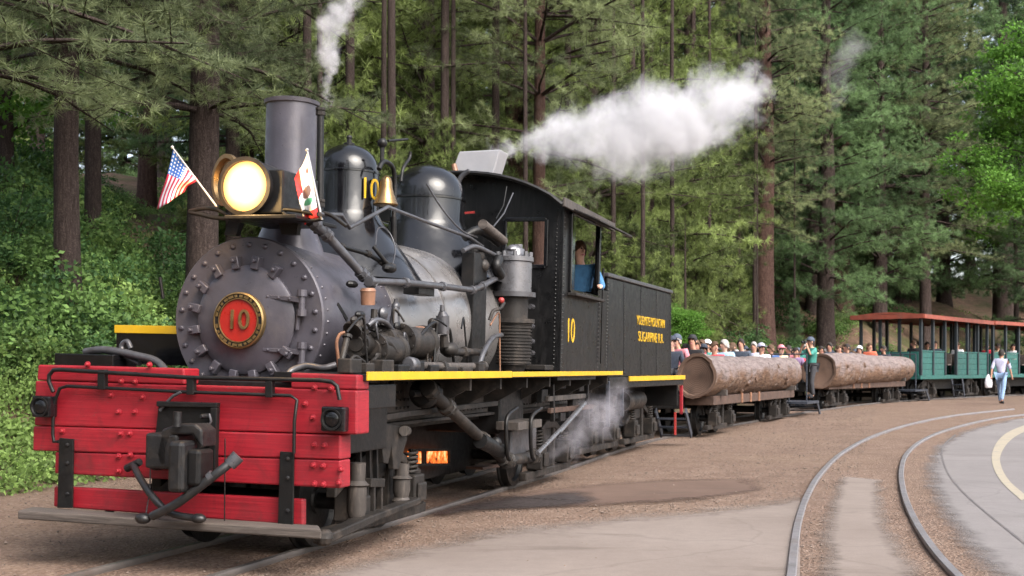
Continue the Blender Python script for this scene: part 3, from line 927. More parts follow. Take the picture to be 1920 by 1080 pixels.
# a dead pole
x, y = by_px(1416, 48)
pine(x, y, None, wpx(11, 48), 'bark_dark', 'thin black bare pole standing beside the tall reddish pine', name='dead_trunk', hs=0.55)
x, y = by_px(-120, 15.5)
pine(x, y, 'c', 0.5, 'bark_dark', 'pine on the left whose grey green boughs hang over the bank', shape=1.25)
for px, Y, cr, w in [(560, 33, 'h', 30), (690, 40, 'h', 34), (800, 36, 'a', 30), (880, 44, 'h', 30), (1070, 47, 'h', 34), (1110, 38, 'a', 26), (1215, 44, 'h', 28), (1290, 48, 'a', 28), (1350, 56, 'g', 30),
                     (1475, 66, 'g', 24), (1612, 64, 'g', 24), (1650, 58, 'd', 26), (1690, 66, 'g', 26), (1735, 60, 'c', 20), (1770, 68, 'g', 24), (1820, 80, 'e', 18), (1905, 78, 'g', 24), (1950, 60, 'd', 30),
                     (70, 50, 'e', 26), (310, 54, 'e', 28), (520, 46, 'g', 34), (620, 52, 'g', 34), (740, 54, 'h', 34), (960, 60, 'g', 34), (1030, 62, 'g', 30),
                     (1180, 60, 'g', 30), (1260, 64, 'h', 30), (1400, 70, 'g', 26), (2010, 70, 'g', 30)]:
    x, y = by_px(px, Y)
    pine(x, y, cr, wpx(w, Y))
for k in range(34):
    px = -150 + k * 66 + rnd.uniform(-25, 25); Y = rnd.uniform(70, 100)
    if 1785 < px < 1870: continue
    x, y = by_px(px, Y)
    pine(x, y, rnd.choice('gh'), 0.6, label='far pine in the deep wood beyond the crest', group='far pines of the wood', hs=1.1, shape=1.2)
# the wood goes on round the clearing behind the viewer, open towards the light
for k in range(26):
    a = R(k * 9.6 + 70); r_ = rnd.uniform(24, 34)
    x, y = math.sin(a) * r_, math.cos(a) * r_ + 6
    az = math.degrees(math.atan2(x, y)) % 360
    if not 168 < az < 300: continue
    if float(sdist(np.array([x]), np.array([y]))[0]) > 4 and y > 12: continue
    pine(x, y, rnd.choice('abd'), 0.5, label='pine on the other side of the clearing facing the train', group='pines across the clearing')
# young pines with boughs to the ground
for px, Y, s_ in [(575, 27, 1.45), (655, 29, 1.6), (735, 28, 1.35), (835, 31, 1.6), (930, 33, 1.6), (1065, 37, 1.6), (1185, 40, 1.7), (1300, 46, 1.6), (1385, 52, 1.5), (1505, 60, 1.5), (1625, 64, 1.6), (1705, 66, 1.5), (1205, 33, 1.0), (1150, 36, 1.1), (1260, 38, 1.1), (1330, 46, 1.1), (1385, 50, 1.0), (1420, 44, 0.5), (1490, 52, 0.7), (985, 30, 0.9), (600, 27, 1.0), (720, 29, 1.05), (850, 31, 1.0), (1600, 62, 0.9), (1660, 64, 0.9)]:
    x, y = by_px(px, Y)
    t = pine(x, y, 'k' if px > 1400 else 'f', 0.14, label='young bushy pine with boughs near the ground on the bank', group='young pines on the bank', name='young_pine', hs=1.0, shape=1.0)
    t.scale = (s_, s_, s_); t.children[0].scale = (0.25, 0.25, 0.38)

BROAD = [broad_crown(41, 1.5, 9, 3.6, 46, M['leaves_bright'], leaf=0.16), broad_crown(42, 1.2, 6, 2.6, 34, M['leaves_bright'], leaf=0.14), broad_crown(43, 6.0, 13, 3.6, 44, M['leaves_bright'], leaf=0.16)]
def broad(px, Y, k, label, s_=1.0, group=None, sc_=None):
    x, y = by_px(px, Y)
    t = empty('broadleaf_tree', (x, y, zg1(x, y)), rnd.uniform(0, 6.28))
    o = bpy.data.objects.new('trunk', TRUNK[(k, 'bark_dark')]); col.objects.link(o); o.parent = t; o.scale = (0.5, 0.5, 0.55)
    c = bpy.data.objects.new('crown', BROAD[k]); col.objects.link(c); c.parent = t
    t.scale = sc_ or (s_,) * 3
    tag(t, label, 'tree', group)
broad(1945, 44, 2, 'bright green broadleaf tree at the right beyond the walking man', 1.0)
broad(1905, 62, 2, 'light green broadleaf tree leaning over the far coaches', 1.0)
broad(10, 29, 1, 'small bright green leafy tree on the left of the bank', 1.2)
broad(1285, 36, 1, 'low leafy green sapling behind the tender', 0.42)

# shrubs on the bank
BUSH = [bush_mesh(61, M['leaves_bush']), bush_mesh(62, M['leaves_bush2']), bush_mesh(63, M['leaves_bush'], 0.9, 0.8, 34), bush_mesh(64, M['leaves_dark'], 0.9, 1.0, 34)]
def bush(px, Y, k, s_, label=None, group=None, xy=None):
    x, y = xy if xy else by_px(px, Y)
    t = bpy.data.objects.new('shrub', BUSH[k]); col.objects.link(t)
    t.location = (x, y, zg1(x, y) - 0.05); t.rotation_euler = (0, 0, rnd.uniform(0, 6.28)); t.scale = (s_ * rnd.uniform(0.9, 1.2), s_ * rnd.uniform(0.9, 1.2), s_ * rnd.uniform(0.85, 1.15))
    tag(t, label or 'low leafy green shrub among others covering the bank', 'shrub', group or (None if label else 'shrubs covering the bank'))
n = 0
tries = 0
while n < 250 and tries < 6000:
    tries += 1
    px = rnd.uniform(-60, 760); Y = rnd.uniform(14.5, 44)
    x, y = by_px(px, Y)
    d = float(sdist(np.array([x]), np.array([y]))[0])
    if d < 5.6 or d > 26: continue
    # bare litter shows in patches
    if 175 < px < 365 and Y > 28 and rnd.random() < 0.9: continue
    if d > 7.5 and not (px < 240 and Y < 25) and math.sin(x * 0.8 + 1.0) + math.sin(y * 0.55 + x * 0.25) > 0.6: continue
    bush(0, 0, rnd.choice((0, 1, 1, 2, 0, 2, 3)), rnd.uniform(0.55, 1.45) * (0.85 if d < 8 else 1.0), xy=(x, y)); n += 1
for px, Y, s_ in [(330, 27, 1.6), (300, 29, 1.3), (20, 31, 1.5)]:
    bush(px, Y, 3, s_, 'dark green dense shrub higher than the pale ones on the bank', 'dark shrubs on the bank')
for k in range(46):
    px = rnd.uniform(1190, 1980); Y = rnd.uniform(44, 64)
    x, y = by_px(px, Y)
    d = float(sdist(np.array([x]), np.array([y]))[0])
    if d < 3.2: continue
    bush(0, 0, rnd.choice((0, 0, 3, 2)), rnd.uniform(0.7, 1.4), 'sparse low shrub on the brown bank behind the cars', 'shrubs behind the cars', xy=(x, y))

# low herbs and grass that cover the bank between the shrubs
def ground_cover():
    rs = np.random.RandomState(77); C = []
    while len(C) < 6500:
        px = rs.uniform(-80, 640, 400); Y = rs.uniform(14, 46, 400); X = (px - CX) / FPX * Y
        d = sdist(X, Y)
        k = (d > 4.9) & (d < 27) & ((np.sin(X * 0.8 + 1.0) + np.sin(Y * 0.55 + X * 0.25) + rs.normal(0, 0.3, 400) < 0.85) | ((px < 240) & (Y < 24))) & ~((px > 175) & (px < 365) & (Y > 28) & (rs.uniform(0, 1, 400) < 0.8))
        C += list(np.stack([X[k], Y[k], zg(X[k], Y[k]) + 0.07], 1))
    for _ in range(12):
        px = rs.uniform(1180, 1960, 200); Y = rs.uniform(40, 66, 200); X = (px - CX) / FPX * Y
        d = sdist(X, Y); k = (d > 3) & (np.sin(X * 0.7) + np.sin(Y * 0.6 + X * 0.3) < -0.1)
        C += list(np.stack([X[k], Y[k], zg(X[k], Y[k]) + 0.1], 1))
    C = np.array(C); S_ = np.tile(np.array([0.2, 0.2, 0.12]), (len(C), 1))
    V, F, t = leaf_cloud(rs, C, S_, 16, 0.085, rs.uniform(0.1, 0.9, (len(C), 1)), 0.4)
    o = bpy.data.objects.new('ground_cover', np_mesh('ground_cover', V, F, [M['leaves_bush2']], None, t)); col.objects.link(o)
    tag(o, 'low green herbs spreading between the shrubs of the bank', 'herbs', kind='stuff')
ground_cover()

# ------------------------------------------------------------------ the steam engine
ROLL = R(1.5)                                  # it leans into the curve
ML = Matrix.Translation((C0.x, C0.y, 0.035)) @ Matrix.Rotation(LA, 4, 'Z') @ Matrix.Rotation(ROLL, 4, 'X')
MLi = ML.inverted()
def lray(px, py):
    o = MLi @ Vector((0, 0, CAMZ)); d = MLi.to_3x3() @ ray(px, py)
    return o, d
def S(px, py, v):        # where the pixel's line meets the upright plane v to the side of the engine's axis
    o, d = lray(px, py); return o + d * ((-v - o.y) / d.y)
def F(px, py, u):        # ... the cross plane u behind the pilot
    o, d = lray(px, py); return o + d * ((u - o.x) / d.x)
def H(px, py, w):
    o, d = lray(px, py); return o + d * ((w - o.z) / d.z)
def L(u, v, w): return Vector((u, -v, w))
def ub(mb, u0, u1, v0, v1, w0, w1): return mb.box(u0, u1, -v1, -v0, w0, w1)
UP = Vector((0, 0, 1))
def plen(px, p): return px / FPX * (ML @ p).y      # length in metres of px pixels at a point of the engine

loco = empty('steam_locomotive')
loco.matrix_world = ML
tag(loco, 'black geared steam locomotive with red front beam and lit headlight', 'locomotive')

# --- pilot: red planks
def plank(px0, py0, px1, py1, px2, py2, px3, py3, u0, u1, name='plank', mat='red_planks', bevel=0.012, parent=loco):
    q = [F(px0, py0, u0), F(px1, py1, u0), F(px2, py2, u0), F(px3, py3, u0)]    # tl tr br bl
    mb = MB(); mb.prism(q, (u1 - u0, 0, 0))
    return mb.build(name, M[mat], parent, 0, bevel)
beam = plank(66, 714, 669, 732, 669, 815, 64, 798, 0.0, 0.22, 'pilot_beam')
pk = lambda *a, **k: plank(*a, parent=beam, **k)
pk(71, 684, 345, 691, 345, 721, 69, 713, 0.004, 0.22)
pk(545, 699, 670, 703, 670, 731, 545, 728, 0.004, 0.21)
pk(62, 799, 638, 816, 638, 862, 61, 845, -0.012, 0.17)
pk(103, 847, 638, 863, 638, 916, 102, 888, -0.004, 0.17)
pk(101, 912, 568, 936, 568, 986, 100, 950, 0.03, 0.09)
# bolt heads
bolts = [(228, 715), (254, 716), (209, 741), (268, 745), (223, 772), (254, 772), (227, 813), (244, 813), (223, 855), (245, 853), (223, 883), (118, 808), (590, 727), (621, 729),
         (573, 757), (587, 783), (590, 834), (609, 835), (588, 872), (606, 873), (590, 907), (607, 908), (165, 683), (281, 684), (640, 880), (636, 905)]
bmb = MB(); bmb.lathe((0, 0, 0), (-1, 0, 0), [(0.024, 0), (0.024, 0.006), (0.015, 0.009), (0.014, 0.024), (0.010, 0.03)], 10)
b0 = bmb.build('bolt', M['red_planks'], beam, 40)
for k, (a, c) in enumerate(bolts):
    o = b0 if k == 0 else dup(b0, beam)
    o.location = F(a, c, -0.013 if c > 800 else 0.0)
# straps to the footboard
for (x, y0, y1) in ((127, 821, 952), (540, 846, 985)):
    mb = MB(); mb.prism([F(x - 13, y0, -0.02), F(x + 13, y0 + 2, -0.02), F(x + 11, y1, -0.02), F(x - 17, y1, -0.02)], (-0.02, 0, 0))
    st = mb.build('strap', M['black_iron'], loco, 0, 0.004)
    for t in (0.1, 0.36, 0.8):
        c = F(x, y0 + (y1 - y0) * t, -0.04); mb = MB(); mb.lathe(c, (-1, 0, 0), [(0.016, 0), (0.014, 0.012), (0.006, 0.016)], 8); mb.build('bolt', M['coupler_iron'], st)
# footboard, a worn wooden step
mb = MB()
a0, a1 = F(33, 957, -0.30), F(603, 994, -0.30)
b0_, b1_ = F(60, 950, 0.02), F(598, 985, 0.02)
th = 0.065
fb = [a0 + Vector((0, 0, -th)), a1 + Vector((0, 0, -th)), b1_ + Vector((0, 0, -th)), b0_ + Vector((0, 0, -th)), a0, a1, b1_, b0_]
mb.hexa(fb); mb.build('footboard', M['weathered_board'], loco, 0, 0.012)
for x in (0.75, -0.75):
    mb = MB(); mb.bar(L(-0.02, x, 0.26), L(0.25, x, 0.42), 0.06, 0.02); mb.build('footboard_bracket', M['black_iron'], loco, 0)
# pilot deck behind the planks
mb = MB(); ub(mb, 0.2, 0.75, -1.3, 1.3, 1.16, 1.34); ub(mb, 0.14, 1.3, -1.0, 1.0, 0.80, 1.15); mb.build('pilot_deck', M['black_iron'], loco, 0, 0.01)
mb = MB(); p = F(102, 662, 0.3); q = F(212, 683, 0.3)
mb.box(0.3, 0.62, q.y, p.y, 1.34, p.z); mb.build('deck_box', M['black_paint'], loco, 0, 0.008)

# hand rails and marker lamps
def pipe(name, pts, r, mat, parent=loco, n=8, smooth=0):
    mb = MB(); mb.tube(pts, r, n, True, smooth); o = mb.build(name, M[mat], parent, 60)
    if parent is loco and r >= 0.02 and not smooth and name.endswith('pipe') and len(pts) > 1:     # unions at the bends and ends
        for k, p in enumerate(pts):
            d = (pts[min(k + 1, len(pts) - 1)] - pts[max(k - 1, 0)]).normalized()
            m2 = MB(); m2.lathe(p, d, [(r * 1.1, -r * 1.3), (r * 1.45, -r * 1.2), (r * 1.45, -r * 0.2), (r * 1.2, 0), (r * 1.5, r * 0.2), (r * 1.5, r * 0.9), (r * 1.1, r * 1.0)], 8); m2.build('pipe_union', M['pipe_grey' if mat == 'pipe_grey' else 'dirty_iron'], o, 35)
    return o
Fp = lambda u, *pts: [F(a, b, u) for a, b in pts]
Sp = lambda v, *pts: [S(a, b, v) for a, b in pts]
pipe('hand_rail', Fp(-0.07, (100, 735), (92, 716), (92, 704), (100, 694), (112, 693), (355, 708), (600, 713), (622, 716), (632, 724), (637, 750)), 0.016, 'black_iron')
pipe('cut_lever', Fp(-0.06, (110, 828), (101, 828), (99, 815), (100, 760), (112, 728), (126, 724), (350, 735), (545, 742), (557, 750), (552, 790), (551, 850)), 0.013, 'black_iron')
for x, y0, y1 in ((196, 693, 730), (362, 706, 740), (509, 711, 745)):
    mb = MB(); mb.prism([F(x - 6, y0, -0.03), F(x + 7, y0, -0.03), F(x + 7, y1, -0.03), F(x - 6, y1, -0.03)], (-0.05, 0, 0)); mb.build('rail_bracket', M['black_iron'], loco, 0, 0.004)
for x, y in ((92, 762), (634, 785)):
    c = F(x, y, -0.02)
    s_ = 0.088 if x > 300 else 0.082
    mb = MB(); mb.box(c.x - 0.10, c.x, c.y - s_, c.y + s_, c.z - s_, c.z + s_)
    lm = mb.build('marker_light', M['black_paint'], loco, 0, 0.014)
    mb = MB(); mb.lathe((c.x - 0.10, c.y, c.z), (-1, 0, 0), [(0.074, 0), (0.078, 0.022), (0.066, 0.022), (0.058, 0.004), (0.0, -0.004)], 24, False, True); mb.build('lens_rim', M['black_iron'], lm)
    mb = MB(); mb.lathe((c.x - 0.107, c.y, c.z), (-1, 0, 0), [(0.056, 0), (0.045, 0.008), (0.02, 0.012), (0.001, 0.013)], 20); mb.build('lens', M['black_paint'], lm)

# coupler
cp = MB(); cp.prism([F(302, 753, -0.015), F(412, 756, -0.015), F(410, 884, -0.015), F(288, 878, -0.015)], (-0.03, 0, 0))
cpl = cp.build('coupler_plate', M['black_iron'], loco, 0, 0.006)
mb = MB(); mb.prism([F(300, 752, -0.045), F(414, 755, -0.045), F(413, 764, -0.045), F(300, 762, -0.045)], (-0.05, 0, 0))
mb.prism([F(401, 764, -0.045), F(413, 764, -0.045), F(409, 880, -0.045), F(396, 880, -0.045)], (-0.05, 0, 0))
mb.build('edge_frame', M['black_iron'], cpl, 0, 0.006)
mb = MB(); c = F(348, 845, -0.1)
ub(mb, -0.42, -0.02, 0.0 - c.y - 0.13, -c.y + 0.13, c.z - 0.11, c.z + 0.14)
mb.build('coupler_shank', M['coupler_iron'], loco, 0, 0.02)
# head casting: rounded horns round the knuckle
mb = MB()
poly = Fp(-0.42, (303, 805), (330, 795), (365, 795), (378, 806), (378, 840), (362, 815), (322, 815), (314, 840), (313, 870), (300, 880), (292, 850))
mb.prism(poly, (0.2, 0, 0)); mb.build('coupler_head', M['coupler_iron'], loco, 0, 0.015)
mb = MB()
a, b = F(323, 826, -0.50), F(354, 924, -0.50)
mb.box(-0.56, -0.36, b.y + 0.02, a.y, b.z, a.z); mb.build('knuckle', M['coupler_iron'], loco, 0, 0.03)
mb = MB()
a, b = F(355, 842, -0.46), F(378, 912, -0.46)
mb.box(-0.50, -0.30, b.y, a.y, b.z, a.z); mb.build('guard_arm', M['black_iron'], loco, 0, 0.025)
pipe('lift_chain', Fp(-0.2, (375, 797), (390, 800), (396, 790), (392, 776)), 0.010, 'pipe_grey')
pipe('air_line', Fp(-0.07, (300, 770), (312, 755), (325, 742), (340, 735)), 0.012, 'pipe_grey')
pipe('knuckle_pin', [F(333, 772, -0.45), F(332, 800, -0.45)], 0.03, 'coupler_iron')
for (x, y, r_) in ((310, 840, 0.045), (305, 868, 0.05), (393, 780, 0.02), (389, 820, 0.022), (391, 850, 0.03)):
    mb = MB(); mb.lathe(F(x, y, -0.05), (-1, 0, 0), [(r_, 0), (r_, 0.1), (r_ * 0.6, 0.12)], 10); mb.build('casting_boss', M['coupler_iron'], cpl)
# air hoses crossing under the coupler
def hose(pts, r_):
    h = pipe('air_hose', pts, r_, 'hose_rubber', n=10, smooth=5); return h
h1 = hose([F(440, 862, -0.35), F(410, 885, -0.42), F(375, 912, -0.45), F(330, 945, -0.46), F(285, 968, -0.44)], 0.032)
mb = MB(); mb.cyl(F(447, 855, -0.34), F(430, 872, -0.37), 0.05, 0.046, 12); mb.cyl(F(400, 890, -0.43), F(392, 897, -0.435), 0.038, 0.038, 12); mb.build('hose_coupling', M['pipe_grey'], h1)
mb = MB(); mb.sphere(F(268, 972, -0.44), 0.05, 10, 8, (1, 1.2, 0.8)); mb.build('glad_hand', M['coupler_iron'], h1)
h2 = hose([F(250, 872, -0.1), F(262, 895, -0.22), F(285, 930, -0.33), F(320, 962, -0.36), F(372, 972, -0.36)], 0.026)
mb = MB(); mb.cyl(F(238, 878, -0.06), F(262, 866, -0.1), 0.03, 0.028, 10); mb.build('hose_coupling', M['coupler_iron'], h2)
mb = MB(); mb.sphere(F(372, 972, -0.36), 0.045, 10, 8, (1, 1.3, 0.8)); mb.build('glad_hand', M['coupler_iron'], h2)
pipe('release_wire', Fp(-0.3, (283, 838), (281, 920), (274, 962)), 0.005, 'pipe_grey')
pipe('release_wire', Fp(-0.1, (422, 822), (421, 985)), 0.005, 'black_iron')
# hoses lying on the deck
pipe('steam_hose', [F(160, 660, 0.45), F(190, 656, 0.42), F(225, 660, 0.4), F(260, 668, 0.38), F(290, 676, 0.35), F(306, 690, 0.3), F(312, 706, 0.2)], 0.032, 'pipe_grey', smooth=5)
pipe('steam_hose', [F(262, 682, 0.4), F(236, 668, 0.44), F(228, 650, 0.46), F(238, 640, 0.46), F(246, 654, 0.45)], 0.022, 'pipe_grey', smooth=5)
pipe('steam_hose', [F(538, 706, 0.2), F(548, 694, 0.25), F(575, 686, 0.3), F(605, 690, 0.3), F(630, 684, 0.35)], 0.026, 'pipe_grey', smooth=5)

# --- boiler
UF = 0.54
bc = F(466, 600, UF); BV, BW = -bc.y, bc.z
BR = F(466, 447, UF).z - BW
ax = (1, 0, 0)
def ring(u): return L(u, BV, BW)
mb = MB(); mb.lathe(ring(0), ax, [(BR, 0.57), (BR, 1.95)], 64); smoke = mb.build('smokebox', M['graphite'], loco, 40)
mb = MB(); mb.lathe(ring(0), ax, [(0.38, UF - 0.015), (BR + 0.004, UF - 0.015), (BR + 0.014, UF), (BR + 0.014, UF + 0.03), (BR, UF + 0.04)], 64); fpl = mb.build('front_plate', M['graphite'], loco, 30)
mb = MB(); mb.box(0.56, 1.7, -BV - 0.5, -BV + 0.5, 1.12, BW - 0.4); mb.build('saddle', M['graphite'], loco, 0, 0.01)
bm_ = MB(); bm_.lathe((0, 0, 0), (-1, 0, 0), [(0.023, 0), (0.020, 0.014), (0.012, 0.022), (0.001, 0.024)], 10); bo = bm_.build('bolt', M['graphite'], fpl)
for k in range(26):
    a = 2 * math.pi * (k + 0.5) / 26
    o = bo if k == 0 else dup(bo, fpl)
    o.location = ring(UF - 0.013) + Vector((0, math.cos(a), math.sin(a))) * (BR - 0.05)
# rivets round the smokebox edge
rv = MB()
for uu in (0.63, 1.86):
    for k in range(44):
        a = 2 * math.pi * k / 44
        rv.sphere(ring(uu) + Vector((0, math.cos(a), math.sin(a))) * BR, 0.012, 6, 4)
rv.build('rivet_rows', M['graphite'], smoke)['kind'] = 'stuff'
DR = 0.665 * BR
mb = MB(); mb.lathe(ring(UF), (-1, 0, 0), [(DR, 0.0), (DR, 0.045), (DR - 0.02, 0.058), (DR * 0.8, 0.075), (DR * 0.55, 0.10), (DR * 0.3, 0.115), (0.0, 0.12)], 64, False, True)
door = mb.build('smokebox_door', M['graphite'], loco, 30)
# dogs holding the door
dg = MB(); dg.box(-0.075, 0.0, -0.032, 0.032, -0.045, 0.055); dg.cyl((-0.11, 0, 0.02), (0, 0, 0.02), 0.017, 0.017, 8)
dog = dg.build('door_dog', M['graphite'], loco, 30, 0.008)
for k in range(16):
    a = 2 * math.pi * (k + 0.5) / 16
    if k in (0, 15, 1): continue
    o = dog if k == 2 else dup(dog, loco)
    o.location = ring(UF - 0.012) + Vector((0, -math.cos(a), math.sin(a))) * (DR + 0.02)
    o.rotation_euler = (math.pi / 2 - a, 0, 0)
for (ya, yb) in ((555, 562), (655, 660)):
    mb = MB()
    p0, p1 = F(492, ya, UF - 0.09), F(560, yb, UF - 0.08)
    mb.prism([p0 + UP * 0.012, p1 + UP * 0.022, p1 - UP * 0.022, p0 - UP * 0.012], (0.05, 0, 0))
    c = F(566, (yb + 6), UF - 0.06)
    hg = mb.build('door_hinge', M['graphite'], loco, 0, 0.004)
    mb = MB(); mb.cyl(c + UP * 0.09, c - UP * 0.09, 0.026, 0.026, 10); mb.cyl(c + UP * 0.10, c + UP * 0.05, 0.038, 0.038, 10); mb.cyl(c - UP * 0.10, c - UP * 0.05, 0.038, 0.038, 10)
    mb.build('hinge_pin', M['graphite'], hg)
    for t in (0.15, 0.45, 0.75):
        mb = MB(); mb.sphere(p0.lerp(p1, t) + Vector((-0.002, 0, 0)), 0.011, 8, 5); mb.build('rivet', M['graphite'], hg)
mb = MB(); mb.cyl(F(559, 590, UF - 0.05), F(557, 618, UF - 0.05), 0.016, 0.016, 8); mb.build('hinge_rod', M['graphite'], loco)
# number plate
pc = F(448, 601, 0.40); PR = 0.218
mb = MB(); mb.lathe(pc, (-1, 0, 0), [(PR, -0.03), (PR, 0.012), (PR - 0.012, 0.02), (PR - 0.017, 0.008), (PR * 0.79, 0.008), (PR * 0.775, 0.018), (PR * 0.75, 0.018), (PR * 0.74, 0.0)], 64, True, False)
npl = mb.build('number_plate', M['dull_brass'], loco, 30)
mb = MB(); mb.lathe(pc, (-1, 0, 0), [(PR * 0.75, 0.0), (PR * 0.74, 0.005), (0.0, 0.005)], 48, False, True); mb.build('red_disc', M['plate_red'], npl)
def text_obj(body, size, mat, parent, mtx, name='lettering', ext=0.006, sx=1.0):
    me = text_mesh(body, size, ext); me.materials.append(M[mat]); me.name = name
    o = bpy.data.objects.new(name, me); col.objects.link(o); o.parent = parent
    o.matrix_local = mtx @ Matrix.Diagonal((sx, 1, 1, 1))
    return o
# columns: text x, text y, text normal
def tmtx(x, y, n, o):
    m = Matrix((x, y, n)).transposed().to_4x4(); m.translation = o; return m
text_obj('10', 0.215, 'dull_brass', npl, tmtx(Vector((0, -1, 0)), UP, Vector((-1, 0, 0)), pc + Vector((-0.012, 0, 0))), 'digits', 0.010, 0.95)
mb = MB(); mb.lathe(pc, (-1, 0, 0), [(PR - 0.016, 0.0085), (PR * 0.795, 0.0085), (PR * 0.795, 0.010), (PR - 0.016, 0.010)], 64, False, False); mb.build('rim_band', M['black_iron'], npl, 30)
for k in range(26):                        # cast marks round the rim
    a = 2 * math.pi * k / 26
    if k % 13 == 0: continue
    d = Vector((0, math.cos(a), math.sin(a)))
    mb = MB(); c = pc + d * PR * 0.86 + Vector((-0.012, 0, 0)); t_ = Vector((0, -math.sin(a), math.cos(a)))
    w_ = 0.011 + 0.005 * ((k * 7) % 3); mb.prism([c - t_ * w_ - d * 0.010, c + t_ * w_ - d * 0.010, c + t_ * w_ + d * 0.010, c - t_ * w_ + d * 0.010], (-0.005, 0, 0))
    mb.build('rim_mark', M['dull_brass'], npl, 0)

# barrel behind the smokebox: swells to the wagon top
mb = MB()
rings = []
for u, r_, dz in ((1.951, BR - 0.012, 0), (2.35, BR + 0.01, 0.01), (2.95, BR + 0.10, 0.06), (3.3, BR + 0.13, 0.09), (5.5, BR + 0.13, 0.09)):
    rings.append([L(u, BV, BW + dz) + Vector((0, math.cos(2 * math.pi * k / 64) * r_, math.sin(2 * math.pi * k / 64) * r_)) for k in range(64)])
mb.ring_loft(rings); brl = mb.build('boiler', M['jacket'], loco, 30)
for u, r_, dz in ((2.0, BR + 0.0, 0.0), (2.95, BR + 0.107, 0.06), (4.0, BR + 0.138, 0.09), (4.75, BR + 0.138, 0.09)):
    mb = MB(); mb.lathe(L(u, BV, BW + dz), ax, [(r_ - 0.02, 0), (r_, 0.0), (r_, 0.05), (r_ - 0.02, 0.05)], 64, False, False); mb.build('boiler_band', M['jacket'], brl, 30)
mb = MB(); ub(mb, 4.55, 5.43, BV - BR - 0.14, BV + BR + 0.15, 0.75, BW); mb.build('firebox', M['black_iron'], loco, 0, 0.02)

# stack
st = S(545, 300, BV); U_ST = st.x
ztop = S(545, 190, BV).z; zb = BW + BR * 0.9
sr = plen(47.5, st)
mb = MB(); o_ = L(U_ST, BV, 0)
mb.lathe(o_, UP, [(sr + 0.10, zb - 0.05), (sr + 0.06, zb + 0.08), (sr + 0.012, zb + 0.20), (sr, zb + 0.26), (sr, ztop - 0.035), (sr + 0.016, ztop - 0.03), (sr + 0.02, ztop), (sr - 0.01, ztop + 0.01), (sr - 0.03, ztop - 0.01), (sr - 0.03, ztop - 0.5)], 48)
mb.build('smokestack', M['graphite'], loco, 35)
pipe('exhaust_pipe', [S(597, 430, 0.5), S(600, 380, 0.5), S(601, 208, 0.5)], 0.028, 'black_iron', n=12)

# domes
def dome(px, py_top, half_px, name, flare, mat='black_paint'):
    c = S(px, 340, BV); u = c.x
    z1 = S(px, py_top, BV).z
    r_ = plen(half_px, c)
    zf = S(px, flare, BV).z
    mb = MB(); pf = [(r_ * 1.0 + 0.42, zf - 0.62), (r_ * 1.0 + 0.30, zf - 0.44), (r_ * 1.0 + 0.17, zf - 0.27), (r_ * 1.0 + 0.07, zf - 0.13), (r_ * 1.0 + 0.02, zf - 0.05), (r_ * 1.0, zf), (r_ * 0.995, z1 - r_ * 0.93)]
    for k in range(1, 9):
        a = k / 8 * math.pi / 2
        pf.append((max(0.001, r_ * math.cos(a)), z1 - r_ * 0.9 + r_ * 0.9 * math.sin(a)))
    mb.lathe(L(u, BV, 0), UP, pf, 48)
    d = mb.build(name, M[mat], loco, 40)
    mb = MB(); mb.lathe(L(u, BV, 0), UP, [(r_ * 1.0, z1 - r_ * 0.98), (r_ * 1.025, z1 - r_ * 0.97), (r_ * 1.025, z1 - r_ * 0.92), (r_ * 1.0, z1 - r_ * 0.90)], 48, False, False); mb.build('dome_band', M[mat], d, 50)
    return d, u, r_, z1
d1, du1, dr1, dz1 = dome(653, 270, 58, 'sand_dome', 398)
d2, du2, dr2, dz2 = dome(803, 309, 70, 'steam_dome', 418)
mb = MB(); mb.lathe(L(du1, BV, dz1 - 0.01), UP, [(0.05, 0), (0.05, 0.02), (0.022, 0.03), (0.022, 0.06), (0.03, 0.07), (0.02, 0.09)], 12); mb.build('dome_cap', M['black_iron'], d1)
nrm = Vector((-0.42, -0.907, 0)); zt_ = S(697, 362, BV + 0.2).z
text_obj('10', 0.27, 'yellow', d1, tmtx(UP.cross(nrm), UP, nrm, L(du1, BV, zt_) + nrm * (dr1 + 0.018)), 'digits', 0.004, 0.85)

# bell and its yoke
bcn = S(724, 350, 0.55)
mb = MB(); hb = 0.37
mb.lathe(bcn + UP * -0.19, UP, [(0.105, 0.02), (0.114, 0.032), (0.096, 0.065), (0.074, 0.12), (0.058, 0.18), (0.053, 0.23), (0.042, 0.265), (0.02, 0.285), (0.001, 0.29)], 32, True)
bell = mb.build('bell', M['brass'], loco, 40)
mb = MB(); mb.tube([bcn + Vector((0.19, 0, -0.25)), bcn + Vector((0.2, 0, 0.05)), bcn + Vector((0.14, 0, 0.19)), bcn + Vector((0, 0, 0.22)), bcn + Vector((-0.1, 0, 0.2)), bcn + Vector((-0.17, 0, 0.13))], 0.022, 8, True, 4)
mb.tube([bcn + Vector((0.19, 0, -0.25)), bcn + Vector((0.21, 0, -0.55))], 0.03, 8); mb.build('bell_yoke', M['black_iron'], bell, 60)
mb = MB(); mb.cyl(bcn + Vector((-0.06, 0.02, 0.2)), bcn + Vector((-0.06, 0.02, 0.36)), 0.02, 0.02, 8); mb.sphere(bcn + Vector((-0.06, 0.02, 0.38)), 0.045, 10, 6); mb.build('oil_cup', M['black_iron'], bell)
pipe('whistle_lever', [S(752, 340, BV + 0.25), S(756, 315, BV + 0.25), S(768, 296, BV + 0.25), S(769, 284, BV + 0.25)], 0.016, 'black_iron', smooth=3)
pipe('lever_bar', [S(728, 264, BV + 0.1), S(764, 261, BV + 0.1)], 0.012, 'black_iron')

